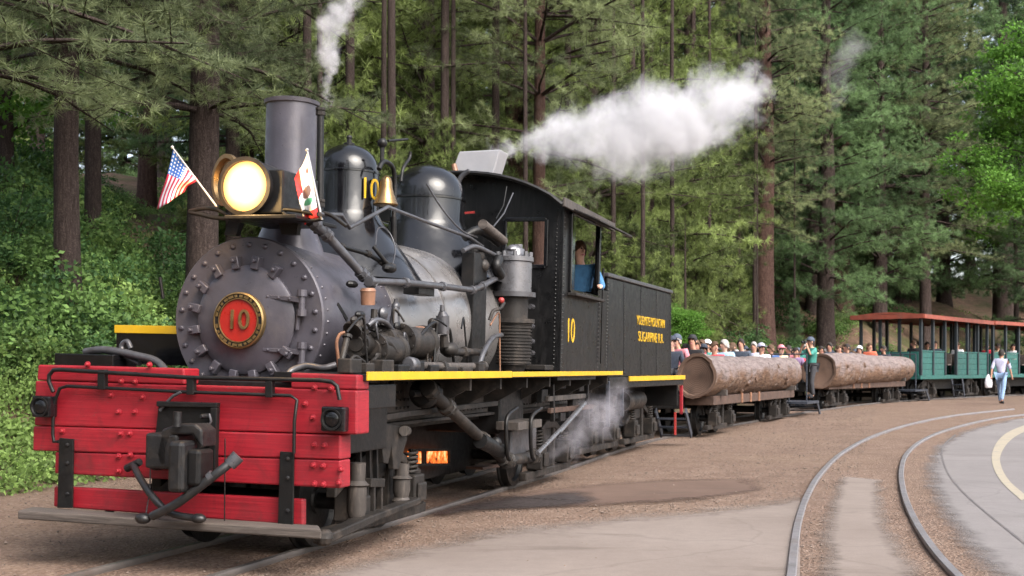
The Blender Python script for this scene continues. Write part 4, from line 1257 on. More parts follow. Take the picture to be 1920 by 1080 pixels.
# headlight
hc = F(462, 350, 0.30)
LR = 0.188
bd = Vector((-1, 0, 0))
mb = MB(); mb.lathe(hc, bd, [(LR + 0.02, -0.30), (LR + 0.022, 0.0), (LR + 0.034, 0.005), (LR + 0.034, 0.04), (LR + 0.004, 0.045), (LR, 0.01)], 48, True, False)
hl = mb.build('headlight', M['black_iron'], loco, 35)
mb = MB(); mb.lathe(hc, bd, [(LR + 0.002, 0.012), (LR * 0.8, 0.03), (LR * 0.45, 0.042), (0.001, 0.047)], 48, False, True); lg_ = mb.build('lamp_glass', M['lamp_glass'], hl, 60)
lg_.data.transform(Matrix.Translation(-hc)); lg_.location = hc
# open lens door swung to the far side
mb = MB(); hd = hc + Vector((0.12, 0.23, 0.07)); dn = Vector((-0.86, 0.5, 0.0))
mb.lathe(hd, dn, [(LR - 0.03, 0), (LR + 0.012, 0.0), (LR + 0.012, 0.03), (LR - 0.02, 0.03), (LR - 0.04, 0.0)], 40, False, True); mb.build('lens_door', M['brass'], hl, 35)
# number box behind the lamp, figures on its side
nb0, nb1 = S(520, 335, 0.52), S(590, 392, 0.52)
mb = MB(); mb.box(hc.x + 0.03, hc.x + 0.62, nb0.y, nb0.y + 0.42, hc.z - 0.20, hc.z + 0.13); nbx = mb.build('number_box', M['black_iron'], hl, 0, 0.012)
text_obj('10', 0.27, 'white_paint', nbx, tmtx(Vector((1, 0, 0)), UP, Vector((0, -1, 0)), Vector((hc.x + 0.36, nb0.y - 0.004, hc.z - 0.02))), 'digits', 0.003, 0.9)
ld = bpy.data.lights.new('headlight_bulb', 'POINT'); ld.energy = 22; ld.color = (1, 0.62, 0.25); ld.shadow_soft_size = 0.12
lo = bpy.data.objects.new('headlight_bulb', ld); col.objects.link(lo); lo.parent = hl; lo.location = hc + Vector((-0.22, 0, 0))
# shelf and scrolled iron ends
zs = F(470, 402, 0.30).z
mb = MB(); l_, r__ = F(425, 402, 0.2), F(560, 402, 0.2)
mb.box(0.16, 0.85, r__.y, l_.y, zs - 0.05, zs - 0.02); shelf = mb.build('headlight_shelf', M['black_iron'], loco, 0, 0.006)
mb = MB(); mb.prism([F(432, 402, 0.5), F(455, 405, 0.5), F(442, 442, 0.5), F(420, 440, 0.5)], (0.06, 0, 0)); mb.build('shelf_bracket', M['black_iron'], shelf, 0)
mb = MB(); mb.prism([F(520, 405, 0.5), F(560, 405, 0.5), F(556, 440, 0.5), F(528, 440, 0.5)], (0.06, 0, 0)); mb.build('shelf_bracket', M['black_iron'], shelf, 0)
for pts in (((355, 396), (380, 391), (405, 393), (430, 404), (460, 407)), ((355, 398), (375, 402), (400, 408), (430, 410)), ((505, 395), (540, 393), (575, 398), (600, 404)), ((530, 398), (550, 410), (580, 414), (605, 410)), ((585, 402), (610, 400), (628, 408), (650, 424))):
    pipe('scroll_iron', [F(a, b, 0.35) for a, b in pts], 0.016, 'black_iron', shelf, smooth=4)

# --- pipework on the near side
VN = BV + BR + 0.12
pipe('handrail', [S(600, 402, 0.85), S(640, 403, 0.85), S(655, 427, 0.85), S(727, 388, 0.85), S(805, 418, 0.85), S(880, 445, 0.85), S(905, 462, 0.85)], 0.017, 'pipe_grey')
pipe('injector_pipe', [S(590, 420, 0.70), S(612, 440, 0.74), S(680, 515, 0.86), S(697, 532, 0.92)], 0.036, 'pipe_grey', n=12)
pipe('steam_pipe', [S(695, 528, 0.95), S(760, 530, 0.97), S(830, 537, 0.97), S(885, 544, 0.97), S(905, 536, 0.97), S(938, 517, 0.97)], 0.030, 'pipe_grey', n=12)
pipe('sand_pipe', [S(640, 462, 0.72), S(690, 476, 0.78), S(716, 492, 0.86), S(735, 500, 0.9)], 0.020, 'black_iron')
pipe('sand_pipe', [S(700, 462, 0.82), S(722, 490, 0.9), S(735, 502, 0.92)], 0.018, 'black_iron')
mb = MB(); mb.sphere(S(730, 503, 0.92), 0.07, 10, 7, (1.4, 0.8, 0.6)); mb.build('sand_trap', M['black_iron'], loco)
pipe('wire', [S(704, 460, 0.8), S(708, 430, 0.75), S(722, 428, 0.75), S(735, 445, 0.8), S(741, 470, 0.85), S(736, 495, 0.9)], 0.006, 'pipe_grey', smooth=4)
pipe('wire', [S(800, 345, 0.6), S(828, 390, 0.68), S(865, 432, 0.8), S(895, 445, 0.85)], 0.009, 'pipe_grey', smooth=3)
pipe('wire', [S(925, 425, 0.95), S(945, 400, 0.95), S(962, 362, 0.95)], 0.008, 'pipe_grey')
pipe('wire', [S(930, 410, 0.95), S(944, 385, 0.95), S(950, 350, 0.95)], 0.006, 'black_iron')
mb = MB(); mb.cyl(S(905, 420, 0.95), S(945, 452, 0.95), 0.05, 0.045, 12); mb.build('whistle_tube', M['weathered_board'], loco)
pipe('turret_pipe', [S(870, 445, 0.7), S(895, 432, 0.8), S(915, 440, 0.85), S(935, 455, 0.9)], 0.05, 'black_iron', smooth=4)
pipe('turret_pipe', [S(868, 470, 0.85), S(890, 462, 0.9), S(915, 472, 0.95), S(930, 480, 0.95)], 0.025, 'pipe_grey', smooth=4)
mb = MB(); mb.sphere(S(893, 478, 0.85), 0.09, 10, 7); mb.sphere(S(905, 498, 0.9), 0.07, 10, 7); mb.build('check_valve', M['dirty_iron'], loco)
mb = MB(); c = S(790, 545, BV + BR + 0.13); ub(mb, c.x - 0.18, c.x + 0.2, -c.y - 0.1, -c.y + 0.05, c.z - 0.04, c.z + 0.03); mb.build('pipe_bracket', M['black_iron'], loco, 0, 0.006)
mb = MB(); mb.bar(S(632, 570, BV + BR - 0.02), S(650, 600, BV + BR + 0.0), 0.02, 0.03); mb.build('grab_clip', M['black_iron'], loco, 0)
mb = MB(); c = S(660, 533, 0.8); mb.sphere(c, 0.045, 8, 6, (1.6, 1, 0.7)); mb.build('washout_plug', M['black_iron'], loco)

# air pump: bright steam end over a finned air end
pu = S(962, 560, 0.98); PUc = L(pu.x, 0.98, 0)
zp = lambda y: S(962, y, 0.98).z
pr = plen(38, pu)
mb = MB(); mb.lathe(PUc, UP, [(pr * 0.9, zp(548)), (pr * 0.9, zp(492)), (pr * 0.98, zp(490)), (pr * 0.98, zp(482)), (pr * 0.6, zp(478)), (pr * 0.5, zp(466))], 32); apm = mb.build('air_pump', M['steel'], loco, 35)
mb = MB(); mb.lathe(PUc, UP, [(pr * 1.12, zp(557)), (pr * 1.12, zp(548))], 32); mb.build('pump_flange', M['pipe_grey'], apm)
prof = [(pr * 0.75, zp(600)), (pr * 0.75, zp(557))]
mb = MB(); mb.lathe(PUc, UP, prof, 24); mb.build('pump_neck', M['dirty_iron'], apm)
mb = MB(); pf = []
ys = np.linspace(684, 606, 27)
for k, y in enumerate(ys): pf.append((pr * (0.98 if k % 2 else 0.91), zp(y))); pf.append((pr * (0.98 if k % 2 else 0.91), zp(y - 1.6)))
mb.lathe(PUc, UP, pf, 28); mb.lathe(PUc, UP, [(pr * 1.1, zp(606)), (pr * 1.1, zp(598))], 28); mb.lathe(PUc, UP, [(pr * 0.6, zp(698)), (pr * 0.75, zp(684))], 20); mb.build('air_cylinder', M['dirty_iron'], apm, 35)
for k in range(9):
    a = k * 0.7; c = PUc + Vector((math.cos(a), math.sin(a), 0)) * pr * 0.82
    mb = MB(); mb.cyl(c + UP * zp(484), c + UP * zp(472), 0.024, 0.024, 8); mb.build('pump_bolt', M['steel'], apm)
mb = MB(); mb.sphere(PUc + UP * zp(468) + Vector((0, 0, 0)), 0.09, 12, 8, (1.5, 1, 0.7)); mb.cyl(PUc + UP * zp(478) + Vector((0.14, 0, 0)), PUc + UP * zp(455) + Vector((0.14, 0, 0)), 0.05, 0.05, 10); mb.build('valve_head', M['steel'], apm)
mb = MB(); mb.sphere(S(940, 563, 1.16), 0.032, 10, 7); mb.build('red_knob', M['red_small'], apm)
pipe('pump_elbow', [S(938, 517, 1.0), S(930, 500, 1.0), S(935, 485, 1.0)], 0.055, 'black_iron', apm, n=10, smooth=4)
pipe('drain_pipe', [S(898, 688, 1.15), S(905, 665, 1.15), S(915, 645, 1.15), S(926, 632, 1.12), S(940, 628, 1.08)], 0.026, 'pipe_grey', smooth=4)
pipe('drain_pipe', [S(918, 600, 1.12), S(925, 583, 1.14), S(938, 578, 1.14), S(945, 568, 1.14)], 0.018, 'dirty_iron', smooth=4)
mb = MB(); c = S(900, 560, 0.9); ub(mb, c.x - 0.25, c.x + 0.15, 0.78, 0.92, 1.5, c.z + 0.45); mb.build('pump_bracket', M['black_iron'], loco, 0, 0.01)
for y in (575, 612, 640, 662):
    mb = MB(); c = S(996, y, 1.05); mb.cyl(c - Vector((0.04, 0, 0)), c + Vector((0.06, 0, 0)), 0.03, 0.03, 8); mb.build('pump_union', M['pipe_grey'], apm)

# feed pump group on the running board
def drum(name, px, py, v0, v1, r_, mat='dirty_iron', parent=None, n=24):
    c = S(px, py, v1)
    mb = MB(); mb.lathe(L(c.x, v1, c.z), (1, 0, 0), [(r_ * 0.55, -0.015), (r_ * 0.6, 0), (r_, 0.0), (r_, 0.03), (r_ * 0.86, 0.04), (r_ * 0.86, v1 - v0 - 0.04), (r_, v1 - v0 - 0.03), (r_, v1 - v0)], n)
    o = mb.build(name, M[mat], parent or loco, 35)
    for k in range(8):
        a = k * math.pi / 4 + 0.3
        mb = MB(); q = L(c.x, v1, c.z) + Vector((0, math.cos(a), math.sin(a))) * r_ * 0.86
        mb.cyl(q, q + Vector((-0.022, 0, 0)), 0.014, 0.014, 6); mb.build('bolt', M['dirty_iron'], o)
    return o
fp = drum('feed_pump', 697, 655, 0.60, 1.06, 0.135)
drum('pump_cylinder', 668, 645, 0.6, 1.0, 0.105, 'dirty_iron', fp)
drum('pump_cylinder', 748, 640, 0.5, 1.05, 0.15, 'dirty_iron', fp)
mb = MB(); a = S(705, 640, 1.0); b = S(778, 632, 1.0)
mb.lathe(a, b - a, [(0.08, 0), (0.08, 0.1), (0.12, 0.11), (0.12, 0.15), (0.10, 0.16), (0.10, 0.42), (0.12, 0.43), (0.12, 0.48), (0.08, 0.52), (0.04, 0.58)], 24); mb.build('pump_barrel', M['dirty_iron'], fp, 35)
mb = MB(); mb.cyl(S(740, 615, 1.0), S(741, 575, 1.0), 0.05, 0.03, 10); mb.cyl(S(742, 585, 1.0), S(742, 567, 1.0), 0.02, 0.02, 8); mb.build('oiler', M['pipe_grey'], fp)
mb = MB(); mb.cyl(S(690, 572, 0.98), S(690, 546, 0.98), 0.055, 0.06, 12); mb.cyl(S(690, 546, 0.98), S(690, 540, 0.98), 0.066, 0.05, 12); mb.build('oil_can', M['copper_rust'], loco)
for (a, b, r_) in (((678, 625), (676, 592), 0.04), ((700, 620), (702, 580), 0.03), ((660, 620), (672, 598), 0.05), ((716, 612), (718, 596), 0.035), ((652, 628), (640, 680), 0.025), ((730, 668), (732, 690), 0.04), ((690, 668), (690, 694), 0.05)):
    mb = MB(); mb.cyl(S(*a, 1.0), S(*b, 1.0), r_, r_ * 0.9, 10); mb.lathe(S(*a, 1.0), S(*b, 1.0) - S(*a, 1.0), [(r_ * 1.5, 0), (r_ * 1.5, 0.025)], 10); mb.build('pump_fitting', M['dirty_iron'], fp)
for (x, y) in ((675, 590), (700, 605), (718, 588), (722, 640), (745, 612), (765, 628), (664, 600), (708, 668), (755, 664), (772, 655), (735, 655)):
    mb = MB(); c = S(x, y, 1.12 if y > 630 else 1.04); mb.sphere(c, rnd.uniform(0.03, 0.055), 8, 6, (rnd.uniform(0.8, 1.6), 0.8, rnd.uniform(0.7, 1.2))); mb.build('pump_fitting', M[rnd.choice(('dirty_iron', 'pipe_grey', 'black_iron'))], fp)
pipe('feed_pipe', [S(690, 610, 1.05), S(705, 600, 1.08), S(722, 604, 1.08), S(735, 618, 1.06)], 0.02, 'pipe_grey', smooth=4)
pipe('feed_pipe', [S(650, 690, 1.1), S(665, 668, 1.12), S(690, 682, 1.13), S(712, 665, 1.13), S(730, 668, 1.12)], 0.014, 'dirty_iron', smooth=4)
pipe('feed_pipe', [S(718, 640, 1.15), S(730, 645, 1.15), S(742, 660, 1.15), S(756, 662, 1.12)], 0.028, 'dirty_iron', smooth=4)
mb = MB(); mb.cyl(S(830, 626, 1.05), S(830, 592, 1.05), 0.06, 0.06, 16); mb.cyl(S(830, 592, 1.05), S(829, 583, 1.05), 0.05, 0.025, 12); mb.cyl(S(829, 583, 1.05), S(829, 572, 1.05), 0.022, 0.018, 10); lub = mb.build('lubricator', M['pipe_grey'], loco)
mb = MB(); mb.sphere(S(812, 606, 1.02), 0.05, 10, 7); mb.build('lubricator_valve', M['dirty_iron'], lub)
mb = MB(); mb.cyl(S(832, 628, 1.05), S(833, 650, 1.05), 0.035, 0.045, 10); mb.sphere(S(842, 655, 1.05), 0.085, 12, 8, (1.3, 1, 0.8)); mb.build('lubricator_base', M['dirty_iron'], lub)
pipe('feed_pipe', [S(842, 660, 1.05), S(870, 660, 1.05), S(905, 660, 1.0)], 0.035, 'dirty_iron')
pipe('long_pipe', [S(770, 685, 1.18), S(830, 687, 1.18), S(905, 687, 1.18)], 0.035, 'frame_plate', n=10)
mb = MB(); mb.lathe(S(765, 683, 1.2), S(800, 690, 1.2) - S(765, 683, 1.2), [(0.05, 0), (0.065, 0.02), (0.065, 0.12), (0.045, 0.16)], 12); mb.build('pipe_union', M['pipe_grey'], loco)
mb = MB(); mb.cyl(S(742, 560, 0.99), S(742, 590, 0.99), 0.018, 0.018, 8); mb.sphere(S(742, 575, 1.0), 0.04, 8, 6); mb.build('gauge_cock', M['pipe_grey'], loco)
mb = MB(); c = S(1015, 690, 1.1); ub(mb, c.x - 0.35, c.x + 0.45, 0.9, 1.25, 1.44, 1.50); mb.build('step_tread', M['dirty_iron'], loco, 0, 0.01)

y0, y1, y2 = S(690, 701, 1.35), S(961, 700, 1.35), S(1168, 697, 1.35)
zr = (y0.z + y1.z) / 2
rs_ = random.Random(4)
for k in range(16):
    x = rs_.uniform(645, 920); y = rs_.uniform(600, 680); vv = rs_.uniform(0.98, 1.2)
    p0 = S(x, y, vv); p1 = p0 + Vector((rs_.uniform(-0.25, 0.45), rs_.uniform(-0.05, 0.08), rs_.uniform(-0.12, 0.12))); p2 = Vector((p1.x + rs_.uniform(-0.05, 0.2), p1.y, zr + 0.01))
    pipe('copper_line', [p0, p0.lerp(p1, 0.6) + UP * 0.03, p1, p1.lerp(p2, 0.5), p2], rs_.choice((0.009, 0.012, 0.015)), rs_.choice(('dirty_iron', 'pipe_grey', 'black_iron', 'copper_rust')), smooth=3)
for k in range(9):
    x = 655 + k * 30; c = S(x, 694, 1.2); w_ = rs_.uniform(0.05, 0.11)
    mb = MB(); mb.box(c.x - 0.08, c.x + rs_.uniform(0.05, 0.2), c.y - 0.05, c.y + 0.06, zr + 0.002, zr + w_); mb.build('board_clamp', M[rs_.choice(('dirty_iron', 'black_iron'))], loco, 0, 0.01)

# running board with its yellow edge
mb = MB(); ub(mb, y0.x, y1.x - 0.01, 0.6, 1.335, zr - 0.05, zr + 0.0); mb.build('running_board', M['black_iron'], loco, 0, 0.004)
mb = MB(); ub(mb, y1.x + 0.01, y2.x, 0.6, 1.335, zr - 0.05, zr + 0.0); mb.build('running_board', M['black_iron'], loco, 0, 0.004)
mb = MB(); ub(mb, y0.x, y1.x - 0.01, 1.336, 1.35, zr - 0.045, zr + 0.018); mb.build('yellow_edge', M['yellow'], loco, 0, 0.003)
mb = MB(); ub(mb, y1.x + 0.01, y2.x, 1.336, 1.35, zr - 0.04, zr + 0.012); mb.build('yellow_edge', M['yellow'], loco, 0, 0.003)
# far side running board boxes
p0, p1 = S(218, 612, -1.35), S(218, 660, -1.35)
mb = MB(); ub(mb, p0.x, 8.5, -1.35, -0.66, p1.z - 0.1, p0.z); mb.build('tool_locker', M['black_paint'], loco, 0, 0.008)
mb = MB(); ub(mb, p0.x - 0.012, p0.x, -1.36, -0.66, p0.z - 0.055, p0.z + 0.012); mb.build('yellow_edge', M['yellow'], loco, 0, 0.003)
pipe('flag_pole_socket', [F(306, 560, 0.9), F(300, 520, 0.9)], 0.014, 'black_iron')

# frame girder and underframe
mb = MB(); ub(mb, 0.25, 8.6, 0.70, 0.78, 0.98, zr - 0.055); ub(mb, 0.25, 8.6, -0.78, -0.70, 0.98, zr - 0.055)
gird = mb.build('frame_girder', M['frame_plate'], loco, 0, 0.006)
mb = MB(); ub(mb, 0.25, 8.6, 0.70, 0.86, 0.955, 0.985); ub(mb, 0.25, 8.6, -0.86, -0.7, 0.955, 0.985); ub(mb, 0.25, 8.5, -0.68, 0.68, 0.9, 0.94); mb.build('girder_flange', M['dirty_iron'], gird, 0, 0.004)
rv = MB()
for k in range(70):
    for (w_, vv) in ((1.03, 0.782), (zr - 0.10, 0.782)):
        rv.sphere(L(0.35 + k * 0.118, vv, w_), 0.013, 6, 4)
for k in range(22):
    rv.sphere(L(0.9 + (k % 4) * 0.09 + (0.0 if k < 12 else 1.1), 0.782, 1.1 + (k // 4 % 3) * 0.07), 0.016, 6, 4)
rv.build('rivet_rows', M['black_iron'], gird)['kind'] = 'stuff'
for uu in (2.6, 3.5, 4.4, 5.3, 6.2, 7.2, 8.2):
    mb = MB(); ub(mb, uu, uu + 0.05, 0.78, 1.25, zr - 0.16, zr - 0.051); mb.prism([L(uu, 0.78, 1.02), L(uu, 0.78, zr - 0.16), L(uu, 1.2, zr - 0.16)], (0.05, 0, 0)); mb.build('board_bracket', M['dirty_iron'], loco, 0)
mb = MB(); mb.bar(S(646, 795, 0.95), S(760, 776, 0.95), 0.05, 0.05); mb.bar(S(760, 776, 0.95), S(930, 756, 0.95), 0.05, 0.05); mb.build('truss_bar', M['dirty_iron'], loco, 0, 0.006)
mb = MB(); mb.bar(S(736, 715, 0.85), S(690, 775, 0.85), 0.03, 0.03); mb.build('diagonal_brace', M['black_iron'], loco, 0)
# brake cylinder on the girder
c = S(800, 737, 1.0)
mb = MB(); mb.lathe(c + Vector((-0.35, 0, 0)), ax, [(0.03, 0), (0.03, 0.22), (0.10, 0.23), (0.13, 0.26), (0.13, 0.33), (0.10, 0.36), (0.10, 0.5), (0.06, 0.52)], 20); mb.build('brake_cylinder', M['black_iron'], loco, 35)
# big drain pipe down to the ash pan, and the loops behind it
pipe('blowdown_pipe', [S(806, 732, 1.08), S(838, 763, 1.1), S(905, 825, 1.1), S(945, 862, 1.1)], 0.055, 'dirty_iron', n=12)
pipe('blowdown_pipe', [S(952, 864, 1.12), S(1000, 856, 1.12)], 0.06, 'dirty_iron', n=12)
mb = MB(); mb.sphere(S(930, 830, 1.15), 0.06, 10, 7); mb.cyl(S(900, 826, 1.13), S(940, 846, 1.13), 0.075, 0.075, 12); mb.build('pipe_valve', M['black_iron'], loco)
for x0, x1 in ((951, 969), (997, 1003)):
    pipe('step_loop', [S(x0 + 18, 765, 1.22), S(x0, 782, 1.22), S(x0 - 2, 820, 1.22), S(x0, 852, 1.22), S(x0 + 4, 862, 1.22)], 0.022, 'black_iron', smooth=4)
mb = MB(); a = S(952, 806, 1.0); b = S(998, 846, 1.0); ub(mb, a.x, b.x, 0.85, 1.05, b.z, a.z); mb.build('water_tank', M['pipe_grey'], loco, 0, 0.02)
mb = MB(); a = S(955, 795, 1.1); b = S(1000, 800, 1.1); ub(mb, a.x, b.x, 0.95, 1.2, b.z, a.z + 0.02); mb.build('cab_step', M['frame_plate'], loco, 0, 0.006)
mb = MB(); mb.cyl(S(1008, 850, 1.2), S(1050, 806, 1.2), 0.025, 0.025, 8); mb.cyl(S(1048, 810, 1.2), S(1096, 756, 1.2), 0.032, 0.028, 8); mb.build('reach_rod', M['steel'], loco)
for k in range(14):
    x = 1010 + rnd.uniform(0, 150); y = rnd.uniform(715, 800)
    mb = MB(); c = S(x, y, rnd.uniform(0.75, 1.1)); mb.box(c.x - 0.12, c.x + 0.12, c.y - 0.04, c.y + 0.04, c.z - rnd.uniform(0.03, 0.14), c.z + 0.05); mb.build('brake_rigging', M[rnd.choice(('dirty_iron', 'black_iron'))], loco, 0, 0.01)
for (a, b, m_) in (((1025, 748), (1095, 742), 'frame_plate'), ((1030, 770), (1110, 762), 'rusty_frame'), ((1100, 720), (1102, 800), 'black_iron'), ((1035, 720), (1036, 790), 'black_iron'), ((1140, 715), (1140, 800), 'step_blue'), ((1166, 712), (1166, 780), 'step_blue')):
    mb = MB(); mb.bar(S(*a, 1.1), S(*b, 1.1), 0.05, 0.06); mb.build('hanger_bar', M[m_], loco, 0, 0.006)
# ash pan with the fire showing through its grate
c0, c1 = S(700, 760, 0.3), S(1000, 880, 0.3)
mb = MB(); mb.prism([L(3.6, 0.1, 0.93), L(6.2, 0.1, 0.93), L(5.9, 0.1, 0.22), L(4.0, 0.1, 0.22), L(3.7, 0.1, 0.5)], (0, 0.6, 0)); mb.build('ash_pan', M['black_iron'], loco, 0, 0.01)
mb = MB(); mb.prism([S(905, 876, 0.5), S(1000, 862, 0.5), S(1000, 866, 0.5), S(905, 881, 0.5)], (0, 0.2, 0)); mb.build('pan_lip', M['rusty_frame'], loco, 0)
ga, gb = S(772, 845, 0.2), S(841, 870, 0.2)
mb = MB(); mb.prism([S(772, 846, 0.2), S(842, 844, 0.2), S(842, 870, 0.2), S(772, 872, 0.2)], (0, 0.05, 0)); fire = mb.build('fire_door', M['fire'], loco, 0)
mb = MB()
for x in (770, 793, 797, 842): mb.bar(S(x, 842, 0.22), S(x, 874, 0.22), 0.03, 0.02)
for y in (844, 872): mb.bar(S(768, y, 0.22), S(844, y - 1, 0.22), 0.03, 0.03)
mb.build('grate_bars', M['black_iron'], fire, 0)
mb = MB(); ub(mb, 2.6, 8.2, -0.6, 0.02, 0.25, 0.9); mb.build('under_tank', M['black_iron'], loco, 0, 0.02)

# --- trucks
def truck(uc, parent, v_sign=1, wr=0.37, wb=0.62, detailed=True, MAT='dirty_iron'):
    V = 0.78
    mb = MB()
    for s_ in (-1, 1):
        vv = s_ * V
        mb.bar(L(uc - wb - 0.42, vv, 0.17), L(uc + wb + 0.42, vv, 0.17), 0.10, 0.09)
        mb.prism([L(uc - wb - 0.28, vv - 0.04, 0.52), L(uc - wb + 0.15, vv - 0.04, 0.70), L(uc - 0.2, vv - 0.04, 0.80), L(uc + 0.2, vv - 0.04, 0.80), L(uc + wb - 0.15, vv - 0.04, 0.70), L(uc + wb + 0.28, vv - 0.04, 0.52),
                  L(uc + wb + 0.28, vv - 0.04, 0.44), L(uc + wb - 0.12, vv - 0.04, 0.60), L(uc + 0.2, vv - 0.04, 0.70), L(uc - 0.2, vv - 0.04, 0.70), L(uc - wb + 0.12, vv - 0.04, 0.60), L(uc - wb - 0.28, vv - 0.04, 0.44)], (0, -0.09, 0))
        for e in (-0.24, 0.24): mb.bar(L(uc + e, vv, 0.17), L(uc + e, vv, 0.76), 0.07, 0.10, (1, 0, 0))
    mb.box(uc - 0.2, uc + 0.2, -V, V, 0.52, 0.80)
    tk = mb.build('truck', M[MAT], parent, 0, 0.012)
    w0 = None
    for e in (-wb, wb):
        mb = MB(); mb.cyl(L(uc + e, -0.8, wr + 0.01), L(uc + e, 0.8, wr + 0.01), 0.065, None, 14); mb.build('axle', M['black_iron'], tk)
        for s_ in (-1, 1):
            if w0 is None:
                m2 = MB(); m2.lathe((0, 0, 0), (0, 1, 0), [(0.0, -0.05), (0.10, -0.05), (0.11, -0.03), (wr - 0.09, -0.02), (wr - 0.06, -0.055), (wr, -0.055), (wr + 0.005, 0.03), (wr + 0.03, 0.04), (wr + 0.03, 0.06), (wr - 0.06, 0.06), (wr - 0.08, 0.02), (0.1, 0.02), (0.0, 0.03)], 36)
                w0 = m2.build('wheel', M['black_iron'], tk, 35); o = w0
            else: o = dup(w0, tk)
            o.location = L(uc + e, s_ * 0.50, wr + 0.01); o.rotation_euler = (0, 0, 0 if s_ > 0 else math.pi)
            # journal box and coil spring over it
            mb = MB(); c = L(uc + e, s_ * (V + 0.05), wr)
            mb.box(c.x - 0.115, c.x + 0.115, c.y - 0.10, c.y + 0.10, c.z - 0.14, c.z + 0.14); mb.box(c.x - 0.09, c.x + 0.09, c.y - s_ * 0.13 - 0.005, c.y - s_ * 0.13 + 0.03, c.z - 0.10, c.z + 0.07)
            jb = mb.build('journal_box', M[MAT], tk, 0, 0.02)
            mb = MB(); n_ = 40
            for dx in (-0.0,):
                mb.tube([Vector((c.x + dx + math.cos(i * 0.785) * 0.065, c.y + math.sin(i * 0.785) * 0.065, c.z + 0.14 + i / n_ * 0.2)) for i in range(n_ + 1)], 0.014, 6)
            mb.build('spring', M['dirty_iron'], jb, 60)
    return tk
truck(1.62, loco)
truck(6.95, loco)
# spring pedestals that show beside the front truck
for x, yt, yb in ((668, 868, 985), (752, 870, 945)):
    mb = MB(); c = S(x, yb, 0.92); zt = S(x, yt, 0.92).z
    mb.lathe(Vector((c.x, c.y, 0)), UP, [(0.07, c.z), (0.085, c.z + 0.03), (0.06, c.z + 0.06), (0.075, c.z + 0.12), (0.075, c.z + (zt - c.z) * 0.62), (0.095, c.z + (zt - c.z) * 0.65), (0.06, c.z + (zt - c.z) * 0.72), (0.065, zt)], 16)
    mb.build('spring_pedestal', M['frame_plate'], loco, 35)
mb = MB(); mb.prism([S(712, 792, 0.93), S(758, 800, 0.93), S(764, 822, 0.93), S(748, 880, 0.93), S(738, 880, 0.93), S(735, 835, 0.93), S(728, 870, 0.93), S(720, 868, 0.93)], (0, 0.05, 0)); mb.build('brake_hanger', M['dirty_iron'], loco, 0, 0.006)
mb = MB(); mb.cyl(S(758, 808, 0.98), S(762, 808, 0.90), 0.045, 0.045, 12); mb.build('hanger_boss', M['frame_plate'], loco)
for x in (672, 690, 703): 
    mb = MB(); mb.bar(S(x, 800, 0.9), S(x + 2, 905, 0.9), 0.035, 0.03, (1, 0, 0)); mb.build('brake_rod', M['black_iron'], loco, 0)
mb = MB(); mb.bar(S(690, 905, 0.95), S(716, 905, 0.95), 0.06, 0.07); mb.bar(S(698, 905, 0.95), S(698, 965, 0.95), 0.05, 0.03, (1, 0, 0)); mb.bar(S(712, 903, 0.95), S(712, 955, 0.95), 0.05, 0.03, (1, 0, 0)); mb.build('pedestal_tie', M['dirty_iron'], loco, 0, 0.006)
mb = MB(); mb.bar(S(600, 1012, 0.98), S(690, 972, 0.98), 0.12, 0.07); mb.bar(S(688, 972, 0.98), S(778, 938, 0.98), 0.12, 0.06); mb.sphere(S(608, 1008, 1.0), 0.07, 8, 6); mb.build('truck_rail', M['dirty_iron'], loco, 0, 0.012)

# --- cab
UC = 5.46; VC = 1.30
UCb = S(1122, 500, VC).x
zc0 = zr + 0.01
ev = S(1049, 372, VC).z          # eave
pk_ = F(885, 322, UC - 0.28).z + 0.015   # crown of the arch
def arch(v, add=0.0):
    t = abs(v) / VC
    return ev + (pk_ - ev) * (1 - t ** 2.6) + add
# front wall with two window openings
def cab_front():
    mb = MB()
    wl, wr_ = -F(947, 450, UC).y, -F(1025, 450, UC).y
    wt, wb_ = F(985, 412, UC).z, F(985, 500, UC).z
    def panel(v0, v1, w0, w1):      # w1 may be None: follows the arch
        n = 8
        pts = [L(UC, v0, w0), L(UC, v1, w0)]
        if w1 is None: pts += [L(UC, v1 + (v0 - v1) * k / n, arch(v1 + (v0 - v1) * k / n, -0.03)) for k in range(n + 1)]
        else: pts += [L(UC, v1, w1), L(UC, v0, w1)]
        mb.prism(pts, (0.05, 0, 0))
    panel(wr_, VC, zc0, None)
    panel(wl, wr_, wt, None)
    panel(wl, wr_, zc0, wb_)
    panel(-wl, wl, zc0, None)
    panel(-wr_, -wl, wt, None)
    panel(-wr_, -wl, zc0, wb_)
    panel(-VC, -wr_, zc0, None)
    o = mb.build('cab_front', M['cab_side'], loco, 0)
    mb = MB()
    for a, b in (((wl, wt), (wr_, wt)), ((wl, wb_), (wr_, wb_)), ((wl, wb_), (wl, wt)), ((wr_, wb_), (wr_, wt))): mb.bar(L(UC - 0.01, *a), L(UC - 0.01, *b), 0.045, 0.045)
    mb.build('window_frame', M['black_paint'], o, 0, 0.006)
    rv = MB()
    for k in range(40): rv.sphere(L(UC - 0.002, VC - 0.05, zc0 + 0.05 + k * (ev - zc0 - 0.1) / 40), 0.010, 6, 4)
    rv.build('rivet_rows', M['cab_side'], o)['kind'] = 'stuff'
cab_front()
